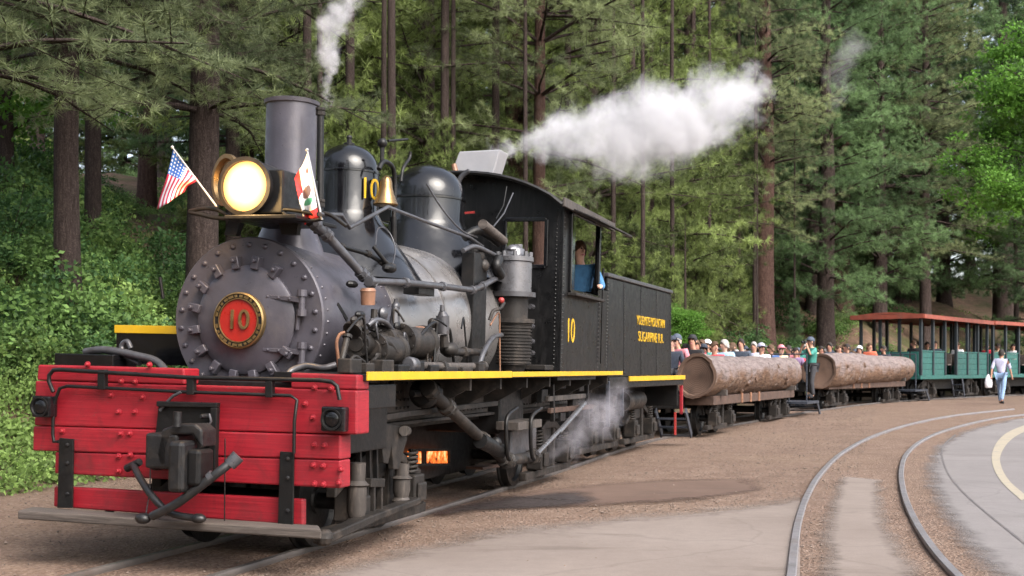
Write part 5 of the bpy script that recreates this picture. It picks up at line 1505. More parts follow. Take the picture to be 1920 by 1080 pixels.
# side walls
ws0, ws1 = S(1063, 470, VC).x, S(1116, 470, VC).x
wz0, wz1 = S(1090, 553, VC).z, S(1063, 396, VC).z
for s_ in (1, -1):
    mb = MB(); v0, v1 = (VC, VC + 0.03)
    def sb(u0, u1, w0, w1): mb.box(u0, u1, min(-s_ * v0, -s_ * v1), max(-s_ * v0, -s_ * v1), w0, w1)
    sb(UC - 0.0, ws0, zc0, ev); sb(ws0, ws1, zc0, wz0); sb(ws0, ws1, wz1, ev); sb(ws1, UCb, zc0, ev)
    sd = mb.build('cab_side', M['cab_side'], loco, 0, 0.004)
    mb = MB(); sb2 = mb.box
    yv = -s_ * (VC + 0.045)
    for (a, b) in (((ws0, wz0), (ws1, wz0)), ((ws0, wz1), (ws1, wz1)), ((ws0, wz0), (ws0, wz1)), ((ws1, wz0), (ws1, wz1))):
        mb.bar(Vector((a[0], yv, a[1])), Vector((b[0], yv, b[1])), 0.04, 0.05)
    mb.build('window_frame', M['black_paint'], sd, 0, 0.006)
    rv = MB()
    for uu in (UC + 0.04, UCb - 0.04):
        for k in range(36): rv.sphere(Vector((uu, -s_ * (VC + 0.03), zc0 + 0.05 + k * (ev - zc0 - 0.1) / 36)), 0.010, 6, 4)
    rv.build('rivet_rows', M['cab_side'], sd)['kind'] = 'stuff'
    if s_ > 0:
        c = S(1070, 622, VC + 0.032)
        text_obj('10', 0.40, 'yellow', sd, tmtx(Vector((1, 0, 0)), UP, Vector((0, -1, 0)), c), 'digits', 0.003, 1.0)
        mb = MB(); mb.box(ws0 - 0.05, ws1 + 0.05, -VC - 0.14, -VC - 0.03, wz0 - 0.05, wz0 - 0.015); mb.build('window_sill', M['dirty_iron'], sd, 0, 0.006)
        # awning over the window
        a = [L(ws0 - 0.15, VC + 0.03, wz1 + 0.03), L(UCb + 0.05, VC + 0.03, wz1 + 0.03), L(UCb + 0.05, VC + 0.42, wz1 - 0.13), L(ws0 - 0.15, VC + 0.42, wz1 - 0.13)]
        mb = MB(); mb.prism(a, (0, 0, 0.02)); mb.build('awning', M['dirty_iron'], sd, 0, 0.004)
        mb = MB(); mb.box(ws0 + 0.03, ws0 + 0.30, -VC - 0.02, -VC - 0.01, wz0 + 0.02, wz1 - 0.02); mb.build('window_pane', M['glass'], sd, 0)
# floor, posts and rear wall with wide gap
mb = MB(); ub(mb, UC, UCb, -VC, VC, zc0 - 0.1, zc0 - 0.012); mb.build('cab_floor', M['black_iron'], loco, 0)
mb = MB(); ub(mb, UCb - 0.04, UCb, -VC, -0.45, zc0, ev - 0.1); ub(mb, UCb - 0.04, UCb, 0.75, VC, zc0, zc0 + 1.0); ub(mb, UCb - 0.04, UCb, -0.45, 0.75, zc0, zc0 + 0.8); mb.build('cab_rear', M['cab_side'], loco, 0)
# bunker plates behind the cab
mb = MB(); a = S(1122, 540, VC).z; ub(mb, UCb + 0.01, UCb + 0.75, 1.22, 1.27, zc0, a); bk = mb.build('side_sheet', M['cab_side'], loco, 0, 0.004)
rv = MB()
for k in range(26):
    rv.sphere(L(UCb + 0.05, 1.272, zc0 + 0.05 + k * 0.045), 0.013, 6, 4); rv.sphere(L(UCb + 0.7, 1.272, zc0 + 0.05 + k * 0.045), 0.013, 6, 4)
rv.build('rivet_rows', M['cab_side'], bk)['kind'] = 'stuff'
pipe('grab_iron', [L(UCb + 0.03, 1.36, zc0 + 0.1), L(UCb + 0.03, 1.36, a + 0.25)], 0.014, 'black_iron')
# roof
ur0, ur1 = UC - 0.28, UCb + 0.42
n_ = 20; mb = MB(); rings = []
for u in (ur0, ur1):
    rings.append([L(u, v, arch(v, 0.0)) for v in np.linspace(-VC - 0.06, VC + 0.06, n_)] + [L(u, v, arch(v, -0.045)) for v in np.linspace(VC + 0.06, -VC - 0.06, n_)])
def arch(v, add=0.0):
    t = min(1.0, abs(v) / VC)
    return ev + (pk_ - ev) * (1 - t ** 2.6) + add - max(0, abs(v) - VC) * 0.9
rings = []
for u in (ur0, ur1):
    rings.append([L(u, v, arch(v, 0.0)) for v in np.linspace(-VC - 0.08, VC + 0.08, n_)] + [L(u, v, arch(v, -0.045)) for v in np.linspace(VC + 0.08, -VC - 0.08, n_)])
mb.ring_loft(rings); rf = mb.build('cab_roof', M['black_paint'], loco, 40)
mb = MB(); mb.tube([L(ur0 - 0.005, v, arch(v, -0.02)) for v in np.linspace(-VC - 0.08, VC + 0.08, n_)], 0.026, 6); mb.build('roof_rim', M['black_iron'], rf)
mb = MB(); mb.box(ur0, ur1, -VC - 0.11, -VC - 0.082, arch(VC, -0.11), arch(VC, -0.01)); mb.build('drip_rail', M['frame_plate'], rf, 0, 0.004)
# white hatch standing open on the roof
hp = [F(x, y, UC + 0.05) for x, y in ((847, 322), (861, 284), (938, 280), (924, 326))]
mb = MB(); mb.prism(hp, (0.32, 0, 0.0)); mb.build('roof_hatch', M['white_metal'], rf, 0, 0.012)
pipe('roof_pipe', [F(858, 345, UC - 0.3), F(866, 330, UC - 0.3), F(880, 320, UC - 0.3)], 0.03, 'pipe_grey', n=8, smooth=3)
mb = MB(); mb.cyl(F(856, 330, UC - 0.1), F(851, 308, UC - 0.1), 0.04, 0.03, 10); mb.build('whistle', M['copper_rust'], loco)
mb = MB(); mb.bar(F(868, 400, UC - 0.1), F(890, 398, UC - 0.1), 0.025, 0.025); mb.build('red_lever', M['red_small'], loco, 0)
# back head inside the cab
mb = MB(); mb.lathe(L(UC + 0.05, BV, BW + 0.05), ax, [(BR + 0.1, 0), (BR + 0.1, 0.35), (BR, 0.4)], 32); mb.build('backhead', M['black_iron'], loco)

# --- tender
TD = R(20.0)
tdir = Vector((math.sin(TD), math.cos(TD))); tper = Vector((math.cos(TD), -math.sin(TD)))
TO = Vector((1.67, 18.2)) - tper * 1.28
MT = Matrix.Translation((TO.x, TO.y, 0.10)) @ Matrix.Rotation(math.atan2(tdir.y, tdir.x), 4, 'Z')
tend = empty('tender'); tend.matrix_world = MT
tag(tend, 'black riveted water tender with yellow railway lettering coupled behind the cab', 'tender')
zt = 2.72; zd = 1.24; TL = 3.15
mb = MB(); ub(mb, -0.9, TL, -1.27, 1.27, zd, zt - 0.06); tb = mb.build('tank', M['cab_side'], tend, 0, 0.015)
for k in range(4):     # lapped sheet seams
    mb = MB(); u = 0.02 + k * (TL - 0.04) / 3.0; ub(mb, u - 0.03, u + 0.03, 1.27, 1.275, zd + 0.03, zt - 0.06); mb.build('sheet_seam', M['cab_side'], tb, 0)
    rv = MB()
    for q in range(26): rv.sphere(L(u, 1.276, zd + 0.06 + q * 0.053), 0.010, 6, 4)
    rv.build('rivet_row', M['cab_side'], tb)['kind'] = 'stuff'
mb = MB(); ub(mb, -0.95, TL + 0.04, 1.18, 1.305, zt - 0.059, zt); ub(mb, -0.95, TL + 0.04, -1.305, -1.18, zt - 0.059, zt); ub(mb, -0.95, -0.86, -1.18, 1.18, zt - 0.059, zt - 0.002); mb.build('coping', M['pipe_grey'], tb, 0, 0.012)
nt_ = tmtx(Vector((1, 0, 0)), UP, Vector((0, -1, 0)), L(1.72, 1.274, 2.11))
text_obj('YOSEMITE MOUNTAIN', 0.205, 'yellow', tb, nt_, 'lettering', 0.003, 0.92)
nt_ = tmtx(Vector((1, 0, 0)), UP, Vector((0, -1, 0)), L(1.72, 1.274, 1.86))
text_obj('SUGARPINE R.R.', 0.225, 'yellow', tb, nt_, 'lettering', 0.003, 1.08)
mb = MB(); ub(mb, -0.9, 4.05, -1.3, 1.3, zd - 0.16, zd - 0.002); mb.build('tender_frame', M['black_iron'], tend, 0, 0.01)
mb = MB(); ub(mb, 0.15, 4.08, 1.302, 1.33, zd - 0.065, zd + 0.01); mb.build('yellow_edge', M['yellow'], tend, 0, 0.004)
mb = MB(); ub(mb, 4.0, 4.09, -1.29, 1.2, 0.7, zd - 0.17); mb.build('end_beam', M['black_iron'], tend, 0, 0.01)
mb = MB(); ub(mb, 4.0, 4.07, 1.24, 1.29, 0.55, zd - 0.17); mb.build('end_post', M['red_planks'], tend, 0, 0.006)
truck(0.25, tend); truck(2.75, tend)
mb = MB(); mb.cyl(L(1.2, 0.9, 0.85), L(2.3, 0.9, 0.85), 0.16, None, 16); mb.build('air_reservoir', M['dirty_iron'], tend)
mb = MB(); ub(mb, -0.6, 4.0, -0.6, 0.6, 0.35, 1.05); mb.build('under_frame', M['black_iron'], tend, 0)
def steps(parent, u0, v0, v1, w0, w1, n=3, mat='step_blue', du=0.35):
    st_ = MB(); st_.bar(L(u0, v0, w1), L(u0 + du, v0, w0), 0.03, 0.12); o = st_.build('steps', M[mat], parent, 0, 0.004)
    st_ = MB(); st_.bar(L(u0, v1, w1), L(u0 + du, v1, w0), 0.03, 0.12); st_.build('stringer', M[mat], o, 0, 0.004)
    for k in range(n):
        t = (k + 1) / n; mb = MB(); ub(mb, u0 + du * t - 0.09, u0 + du * t + 0.09, min(v0, v1) + 0.016, max(v0, v1) - 0.016, w1 + (w0 - w1) * t - 0.015, w1 + (w0 - w1) * t + 0.015); mb.build('tread', M['pipe_grey' if k == n - 1 else mat], o, 0)
    return o
steps(tend, 4.0, 0.8, 1.35, 0.14, 0.62, 3, du=0.5)
mb = MB(); ub(mb, 3.55, 3.6, 1.24, 1.27, 0.2, 0.6); mb.build('step_post', M['red_small'], tend, 0)
bpy.context.view_layer.update()

# ------------------------------------------------------------------ log cars
def place(name, a, ang, z):
    """an Empty whose x axis runs along the track away from the engine, y to the far side"""
    e = empty(name); e.matrix_world = Matrix.Translation((a[0], a[1], z)) @ Matrix.Rotation(R(90 - ang), 4, 'Z')
    return e

def log_mesh(length, r0, r1, seed, parent, loc, label):
    rs = np.random.RandomState(seed); n, m = 40, 26
    ph = rs.uniform(0, 6.28, 8)
    rings = []
    for k in range(m):
        t = k / (m - 1); r_ = r0 + (r1 - r0) * t
        ring_ = []
        for i in range(n):
            a = 2 * math.pi * i / n
            q = r_ * (1 + 0.035 * math.sin(2 * a + ph[0]) + 0.03 * math.sin(3 * a + 5 * t + ph[1]) + 0.025 * math.sin(11 * t + a + ph[2]) + 0.02 * math.sin(23 * t + 2 * a + ph[4]) + rs.normal(0, 0.017))
            ring_.append(Vector((length * t + (0.05 * math.sin(a + ph[3]) if k in (0, m - 1) else 0), math.cos(a) * q, math.sin(a) * q)))
        rings.append(ring_)
    mb = MB(); mb.ring_loft(rings, False, False)
    # bevelled, hollowed ends
    for k, sgn in ((0, 1), (m - 1, -1)):
        mb.mi = 1
        base = rings[k]; c = Vector((base[0].x, 0, 0))
        inner = [Vector((p.x, p.y * 0.86, p.z * 0.86)) for p in base]
        deep = [Vector((p.x + sgn * 0.035, p.y * 0.80, p.z * 0.80)) for p in base]
        mb.ring_loft([base, inner, deep], False, True); mb.mi = 0
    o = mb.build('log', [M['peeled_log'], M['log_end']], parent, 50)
    o.location = loc
    # knots where limbs were cut
    for k in range(11):
        t = rs.uniform(0.05, 0.95); a = rs.uniform(2.6, 4.8) + (0.0 if k % 2 else 0.6); r_ = (r0 + (r1 - r0) * t) * 0.985
        d = Vector((rs.uniform(-0.2, 0.2), math.cos(a), math.sin(a)))
        kb = MB(); s_ = rs.uniform(0.03, 0.07); kb.lathe(Vector((length * t, d.y * r_, d.z * r_)), d, [(s_ * 1.6, -0.02), (s_ * 1.15, 0.02), (s_, 0.035), (s_ * 0.6, 0.03)], 10); kb.build('knot', [M['log_end'], M['peeled_log'], M['log_end']][k % 3], o)
    return o

def log_car(A, B, zA, zB, r0, r1, zbase, seed, label, vn=0.72):
    d = Vector((B[0] - A[0], B[1] - A[1])); ln = d.length; ang = math.degrees(math.atan2(d.x, d.y))
    per = Vector((d.y, -d.x)).normalized()
    o = Vector(A) - per * vn
    car = place('log_car', o, ang, zbase)
    tag(car, label, 'railway car')
    lg = log_mesh(ln, r0, r1, seed, car, L(0, vn, zA - zbase), '')
    lg.rotation_euler = (0, -math.atan2(zB - zA, ln), 0)
    l2 = log_mesh(ln, r0 * 0.95, r1 * 0.95, seed + 1, car, L(0, -vn, zA - zbase - 0.1), '')
    mb = MB(); ub(mb, 0.35, ln - 0.35, 0.40, 0.98, 0.62, 0.80); mb.build('sill', M['rusty_frame'], car, 0, 0.01)
    mb = MB(); ub(mb, 0.0, ln, -0.4, 0.4, 0.55, 0.82); ub(mb, 0.35, ln - 0.35, -0.98, -0.40, 0.62, 0.80); mb.build('centre_sill', M['black_iron'], car, 0, 0.01)
    k = 0.9
    while k < ln - 0.8:
        mb = MB(); ub(mb, k, k + 0.38, -0.36, 0.36, 0.95, 1.0); mb.build('bench', M['weathered_board'], car, 0, 0.006)
        k += 1.0
    truck(1.5, car, wr=0.33, wb=0.6); truck(ln - 1.5, car, wr=0.33, wb=0.6)
    for uu in (0.8, ln - 0.9):
        mb = MB(); ub(mb, uu, uu + 0.1, 0.3, 1.12, 0.80, 0.92); mb.build('bolster', M['frame_plate'], car, 0, 0.01)
    for uu in (2.6, 3.4, 4.2):
        mb = MB(); mb.cyl(L(uu, 0.99, 0.62), L(uu, 0.99, 0.83), 0.03, None, 8); mb.build('stake', M['copper_rust'], car)
    # end platform with a ladder and railing towards the next car
    steps(car, ln + 1.32, 0.25, 1.25, 0.10, 0.46, 3, du=0.45)
    mb = MB()
    for vv in (0.3, 0.75, 1.2): mb.cyl(L(ln + 0.12, vv, 0.49), L(ln + 0.12, vv, 1.72), 0.02, None, 6)
    mb.cyl(L(ln + 0.12, 0.3, 1.72), L(ln + 0.12, 1.2, 1.72), 0.02, None, 6); mb.build('end_rail', M['step_blue'], car)
    mb = MB(); ub(mb, ln - 0.3, ln + 1.35, -1.0, 1.3, 0.44, 0.50); mb.build('platform', M['step_blue'], car, 0)
    return car, o, ang, ln
car1 = log_car((3.57, 23.8), (7.08, 31.6), 1.31, 1.36, 0.425, 0.395, 0.13, 101, 'car with thick peeled logs as sides coupled directly behind the tender')
car2 = log_car((8.73, 34.9), (13.48, 42.3), 1.42, 1.46, 0.50, 0.42, 0.26, 111, 'car with thick peeled logs as sides coupled ahead of the green coaches', 0.8)

# ------------------------------------------------------------------ open coaches
def coach(A, ang, ln, label, z):
    c = place('open_coach', A, ang, z); tag(c, label, 'railway car')
    mb = MB(); ub(mb, 0, ln, -1.1, 1.1, 0.78, 0.92); mb.build('floor_frame', M['coach_green'], c, 0, 0.01)
    mb = MB(); ub(mb, 0.3, ln - 0.3, -0.5, 0.5, 0.4, 0.77); mb.build('underframe', M['black_iron'], c, 0)
    truck(1.4, c, wr=0.33, wb=0.6); truck(ln - 1.4, c, wr=0.33, wb=0.6)
    nb = 6; bay = ln / nb
    for s_ in (1, -1):
        for k in range(nb + 1):
            mb = MB(); u = k * bay; u = min(max(u, 0.06), ln - 0.06)
            ub(mb, u - 0.055, u + 0.055, s_ * 1.08 - 0.05, s_ * 1.08 + 0.05, 0.921, 2.98); mb.build('post', M['coach_dark'], c, 0, 0.006)
        for k in range(nb):
            if k == 2 and s_ > 0: continue       # door gap
            for b in range(4):
                mb = MB(); w0 = 0.925 + b * 0.205; ub(mb, k * bay + 0.06, (k + 1) * bay - 0.06, s_ * 1.07 - 0.016, s_ * 1.07 + 0.016, w0, w0 + 0.198); mb.build('board', M['coach_green'], c, 0, 0.008)
            mb = MB(); ub(mb, k * bay + 0.05, (k + 1) * bay - 0.05, s_ * 1.07 - 0.04, s_ * 1.07 + 0.04, 1.747, 1.80); mb.build('rail_cap', M['coach_green'], c, 0, 0.006)
    for u in (0.0, ln):
        for v in np.linspace(-0.95, 0.75, 6):
            mb = MB(); ub(mb, u - 0.02, u + 0.02, v, v + 0.27, 0.925, 1.75); mb.build('end_board', M['coach_green'], c, 0, 0.006)
        mb = MB(); ub(mb, u - 0.04, u + 0.04, -0.4, -0.3, 1.75, 2.98); ub(mb, u - 0.04, u + 0.04, 0.3, 0.4, 1.75, 2.98); mb.build('end_post', M['coach_dark'], c, 0)
    for k in range(6):
        mb = MB(); u = 0.6 + k * bay; ub(mb, u, u + 0.4, -1.0, 1.0, 1.28, 1.33); ub(mb, u + 0.38, u + 0.42, -1.0, 1.0, 1.33, 1.72); mb.build('bench', M['weathered_board'], c, 0)
    n = 12; vs_ = np.linspace(-1.32, 1.32, n); mb = MB()
    zz = lambda v: 3.14 - 0.12 * (v / 1.32) ** 2
    mb.ring_loft([[L(u, v, zz(v)) for v in vs_] + [L(u, v, zz(v) - 0.06) for v in vs_[::-1]] for u in (-0.3, ln + 0.3)]); rf_ = mb.build('roof', M['roof_red'], c, 40)
    mb = MB(); ub(mb, -0.31, ln + 0.31, 1.322, 1.35, 2.90, 3.045); ub(mb, -0.31, ln + 0.31, -1.35, -1.322, 2.90, 3.045); ub(mb, -0.34, -0.312, -1.32, 1.32, 2.90, 3.06); mb.build('fascia', M['roof_red'], rf_, 0, 0.004)
    steps(c, ln * 0.42, 1.12, 1.5, 0.14, 0.78, 3, du=0.25)
    return c
coach((13.4, 43.5), 37.5, 7.8, 'green open coach with red roof coupled behind the second log car', 0.33)
coach((18.5, 50.0), 44.5, 7.8, 'green open coach with red roof that the walking man passes', 0.35)
coach((24.35, 55.8), 52, 7.8, 'green open coach with red roof last in view of the train', 0.35)

# ------------------------------------------------------------------ people
def cloth(name, c, scale=9): return paint(name, c, 0.85, 0, 0.25, scale, None, 0, 0.25, 60)
for nm, c in {'skin_a': (0.46, 0.25, 0.175), 'skin_b': (0.36, 0.19, 0.13), 'skin_c': (0.55, 0.33, 0.25), 'hair_dark': (0.018, 0.013, 0.011), 'hair_brown': (0.07, 0.038, 0.02), 'hair_grey': (0.28, 0.26, 0.25),
              'c_navy': (0.025, 0.032, 0.05), 'c_black': (0.015, 0.015, 0.018), 'c_white': (0.66, 0.66, 0.70), 'c_red': (0.50, 0.03, 0.05), 'c_sky': (0.26, 0.40, 0.52), 'c_slate': (0.055, 0.07, 0.10),
              'c_lav': (0.38, 0.38, 0.50), 'c_blue': (0.05, 0.10, 0.24), 'c_cream': (0.60, 0.50, 0.36), 'c_purple': (0.20, 0.13, 0.24), 'c_orange': (0.48, 0.11, 0.06), 'c_teal': (0.04, 0.20, 0.17), 'c_pink': (0.55, 0.2, 0.24),
              'c_denim': (0.055, 0.17, 0.33), 'c_jeans': (0.18, 0.27, 0.42), 'c_grey': (0.25, 0.25, 0.28), 'c_dark': (0.03, 0.03, 0.035)}.items():
    cloth(nm, c, 14 if nm != 'c_lav' else 30)

def skin_mesh(name, verts, edges, radii, root=0, sub=2):
    me = bpy.data.meshes.new(name); me.from_pydata(verts, edges, [])
    o = bpy.data.objects.new(name, me); col.objects.link(o)
    sm = o.modifiers.new('skin', 'SKIN'); sm.use_smooth_shade = True
    if not me.skin_vertices: me.skin_vertices.new()
    for i, r_ in enumerate(radii):
        d = me.skin_vertices[0].data[i]; d.radius = r_ if isinstance(r_, tuple) else (r_, r_); d.use_root = (i == root)
    ss = o.modifiers.new('sub', 'SUBSURF'); ss.levels = sub; ss.render_levels = sub
    bpy.context.view_layer.update()
    m2 = bpy.data.meshes.new_from_object(o.evaluated_get(bpy.context.evaluated_depsgraph_get()))
    m2.name = name
    bpy.data.objects.remove(o); bpy.data.meshes.remove(me)
    return m2

def figure(pose, key):
    """meshes of one pose: body, shirt, trousers, hair, cap. x is ahead, z up."""
    P = pose
    names = list(P.keys()); ix = {n: i for i, n in enumerate(names)}
    bones = [('pelvis', 'waist'), ('waist', 'chest'), ('chest', 'collar'), ('collar', 'neck'), ('neck', 'jaw'), ('jaw', 'face'), ('face', 'crown')]
    for s_ in 'lr':
        bones += [('chest', 'sh' + s_), ('sh' + s_, 'el' + s_), ('el' + s_, 'wr' + s_), ('wr' + s_, 'hd' + s_), ('pelvis', 'hp' + s_), ('hp' + s_, 'kn' + s_), ('kn' + s_, 'an' + s_), ('an' + s_, 'to' + s_)]
    RD = {'pelvis': (0.14, 0.12), 'waist': (0.13, 0.10), 'chest': (0.155, 0.11), 'collar': (0.085, 0.075), 'neck': 0.06, 'jaw': (0.068, 0.074), 'face': (0.086, 0.104), 'crown': (0.066, 0.08), 'sh': 0.062, 'el': 0.042, 'wr': 0.03, 'hd': (0.042, 0.025), 'hp': 0.09, 'kn': 0.062, 'an': 0.042, 'to': 0.04}
    rad = lambda n: RD.get(n, RD.get(n[:2]))
    sc_r = lambda r_, k: (r_[0] * k, r_[1] * k) if isinstance(r_, tuple) else r_ * k
    body = skin_mesh('person', [P[n] for n in names], [(ix[a], ix[b]) for a, b in bones], [sc_r(rad(n), 0.95 if n[:2] in ('ne', 'ja', 'fa', 'cr', 'wr', 'hd', 'to') else 0.74) for n in names], 0, 2)
    def sub(keep, k, extra=None):
        kk = [n for n in names if n in keep]; jx = {n: i for i, n in enumerate(kk)}
        return skin_mesh('clothing', [P[n] for n in kk], [(jx[a], jx[b]) for a, b in bones if a in jx and b in jx], [sc_r(rad(n), k * (1.15 if n[:2] in ('el', 'an') else 1)) for n in kk], 0, 2)
    shirt = sub({'pelvis', 'waist', 'chest', 'collar', 'shl', 'shr', 'ell', 'elr'} | ({'wrl', 'wrr'} if key in ('driver', 'seated', 'seated2') else set()), 1.1)
    kk = ['anl', 'tol', 'anr', 'tor']
    shoes = [skin_mesh('shoe', [P[a], P[b]], [(0, 1)], [0.05, 0.048], 0, 2) for a, b in (('anl', 'tol'), ('anr', 'tor'))]
    trousers = sub({'pelvis', 'hpl', 'hpr', 'knl', 'knr', 'anl', 'anr'}, 1.12)
    # hair: a cap of the skull, open at the face
    f, c = Vector(P['face']), Vector(P['crown'])
    up = (c - f).normalized(); fw = Vector(P['nose_dir']) if 'nose_dir' in P else Vector((1, 0, 0))
    return body, shirt, trousers, shoes, f, c

def head_parts(f, c, fw):
    up = (c - f).normalized(); fw = (fw - up * fw.dot(up)).normalized(); sd = up.cross(fw)
    M3 = Matrix((fw, sd, up)).transposed()
    def tr(v): return f + M3 @ Vector(v)
    def shell(rf, rb, z0, z1, fr, n=20, m=8):
        mb = MB(); rings = []
        for k in range(m + 1):
            t = k / m; a = t * math.pi / 2
            ring_ = []
            for i in range(n):
                b = 2 * math.pi * i / n; cs = math.cos(b)
                zz = z0 + (fr - z0) * max(0, cs) ** 1.5       # hairline is higher in front
                z = zz + (z1 - zz) * math.sin(a)
                q = math.cos(a) ** 0.8 if k < m else 0.02
                ring_.append(tr((-0.008 + cs * (rf if cs > 0 else rb) * q, math.sin(b) * 0.096 * q, z)))
            rings.append(ring_)
        mb.ring_loft(rings, True, True); return mb
    hair = shell(0.106, 0.12, -0.06, 0.138, 0.062)
    cap = shell(0.116, 0.126, 0.03, 0.15, 0.045)
    cap.hexa([tr((0.06, -0.075, 0.045)), tr((0.19, -0.05, 0.03)), tr((0.19, 0.05, 0.03)), tr((0.06, 0.075, 0.045)), tr((0.06, -0.075, 0.056)), tr((0.19, -0.05, 0.04)), tr((0.19, 0.05, 0.04)), tr((0.06, 0.075, 0.056))])
    eyes = MB()
    eyes.sphere(tr((0.090, 0.032, 0.012)), 0.012, 8, 6)
    mouth = MB(); mouth.sphere(tr((0.084, 0, -0.064)), 0.02, 8, 6, (0.6, 1.3, 0.4))
    nose = MB(); nose.sphere(tr((0.102, 0, -0.018)), 0.017, 8, 6, (1.2, 0.8, 1.5))
    eyes2 = MB(); eyes2.sphere(tr((0.090, -0.032, 0.012)), 0.012, 8, 6)
    ear, ear2 = MB(), MB()
    for s_, e in ((-1, ear), (1, ear2)): e.sphere(tr((-0.005, s_ * 0.09, -0.012)), 0.024, 8, 6, (0.8, 0.4, 1.2))
    return hair, cap, eyes, eyes2, mouth, nose, ear, ear2

def pose_seated(look=0.0, lean=0.0, hands=0):
    p = {'pelvis': (0, 0, 0.10), 'waist': (-0.01 + lean * .3, 0, 0.27), 'chest': (0.0 + lean, 0, 0.45), 'collar': (lean * 1.1, 0, 0.53), 'neck': (0.015 + lean * 1.2, 0, 0.59), 'jaw': (0.035 + lean * 1.25, 0, 0.655), 'face': (0.035 + lean * 1.3, 0, 0.735), 'crown': (0.02 + lean * 1.3, 0, 0.82)}
    for s_, y in (('l', 1), ('r', -1)):
        p.update({'sh' + s_: (lean, y * 0.185, 0.52), 'el' + s_: (0.04 + lean * .6, y * 0.25, 0.26), 'wr' + s_: (0.25, y * 0.17, 0.19), 'hd' + s_: (0.33, y * 0.13, 0.19), 'hp' + s_: (0.05, y * 0.10, 0.09), 'kn' + s_: (0.44, y * 0.13, 0.10), 'an' + s_: (0.46, y * 0.13, -0.32), 'to' + s_: (0.58, y * 0.14, -0.36)})
    return p
def pose_stand(step=0.0, cam_=False):
    p = {'pelvis': (0, 0, 0.92), 'waist': (0, 0, 1.08), 'chest': (0.01, 0, 1.28), 'collar': (0.01, 0, 1.385), 'neck': (0.02, 0, 1.445), 'jaw': (0.045, 0, 1.50), 'face': (0.05, 0, 1.585), 'crown': (0.035, 0, 1.675)}
    for s_, y in (('l', 1), ('r', -1)):
        f = step * y
        if cam_: arm = {'el' + s_: (0.22, y * 0.27, 1.22), 'wr' + s_: (0.24, y * 0.13, 1.46), 'hd' + s_: (0.22, y * 0.07, 1.54)}
        else: arm = {'el' + s_: (-f * 0.5 - 0.02, y * 0.24, 1.08), 'wr' + s_: (-f * 0.8 + 0.06, y * 0.25, 0.85), 'hd' + s_: (-f * 0.9 + 0.09, y * 0.25, 0.77)}
        p.update({'sh' + s_: (0, y * 0.185, 1.37)}); p.update(arm)
        p.update({'hp' + s_: (0, y * 0.095, 0.89), 'kn' + s_: (f * 0.6 + 0.05, y * 0.10, 0.49), 'an' + s_: (f * 1.0 - 0.02, y * 0.10, 0.09 + (0.04 if f < 0 else 0)), 'to' + s_: (f * 1.0 + 0.12, y * 0.11, 0.035)})
    return p
drv = pose_seated(0, 0.06)
drv.update({'ell': (0.14, 0.30, 0.27), 'wrl': (0.34, 0.33, 0.26), 'hdl': (0.42, 0.32, 0.25), 'hpl': (0.05, 0.05, 0.09), 'knl': (0.42, 0.0, 0.10), 'anl': (0.40, -0.02, -0.32), 'tol': (0.5, -0.02, -0.36), 'knr': (0.42, -0.18, 0.1), 'anr': (0.42, -0.2, -0.32), 'tor': (0.52, -0.2, -0.36)})
POSES = {'seated': pose_seated(), 'seated2': pose_seated(0, 0.09), 'walk': pose_stand(0.26), 'photo': pose_stand(0.04, True), 'driver': drv}
FIG = {}
for k, p in POSES.items():
    b, s_, t, sh_, f, c = figure(p, k)
    parts = []
    for look in (0, 50, -40):
        fw = Vector((math.cos(R(look)), math.sin(R(look)), 0))
        hp = head_parts(f, c, fw); ms = []
        for nm, mb in zip(('hair', 'cap', 'eye', 'eye', 'mouth', 'nose', 'ear', 'ear'), hp):
            o = mb.build(nm, None, None, 60); o.data.materials.clear(); me = o.data; bpy.data.objects.remove(o); ms.append(me)
        parts.append(ms)
    FIG[k] = (b, s_, t, sh_, parts)
def mesh_obj(name, me, mat, parent=None):
    if not me.materials: me.materials.append(None)
    o = bpy.data.objects.new(name, me); col.objects.link(o); o.parent = parent
    o.material_slots[0].link = 'OBJECT'; o.material_slots[0].material = M[mat]
    return o
def person(pose, loc, head, shirt, trousers='c_dark', skin='skin_a', hair='hair_dark', cap=None, look=0, label='', group=None, sc_=1.0):
    b, s_, t, sh_, parts = FIG[pose]
    o = mesh_obj('person', b, skin); o.location = loc; o.rotation_euler = (0, 0, head); o.scale = (sc_,) * 3
    mesh_obj('shirt', s_, shirt, o); mesh_obj('trousers', t, trousers, o)
    for q in sh_: mesh_obj('shoe', q, 'c_black', o)
    ms = parts[look]
    if hair: mesh_obj('hair', ms[0], hair, o)
    if cap: mesh_obj('cap', ms[1], cap, o)
    mesh_obj('eye', ms[2], 'hair_dark', o); mesh_obj('eye', ms[3], 'hair_dark', o); mesh_obj('mouth', ms[4], 'c_pink', o); mesh_obj('nose', ms[5], skin, o); mesh_obj('ear', ms[6], skin, o); mesh_obj('ear', ms[7], skin, o)
    tag(o, label, 'person', group)
    return o

# the driver leans at the cab window, looking out
dl = S(1093, 472, 1.08)
dp = ML @ (dl - UP * 0.735)
dh = math.atan2(-AX.y, -AX.x)
person('driver', dp, dh, 'c_denim', 'c_dark', 'skin_c', 'hair_brown', None, 1, 'person in a blue denim jacket leaning at the cab window')
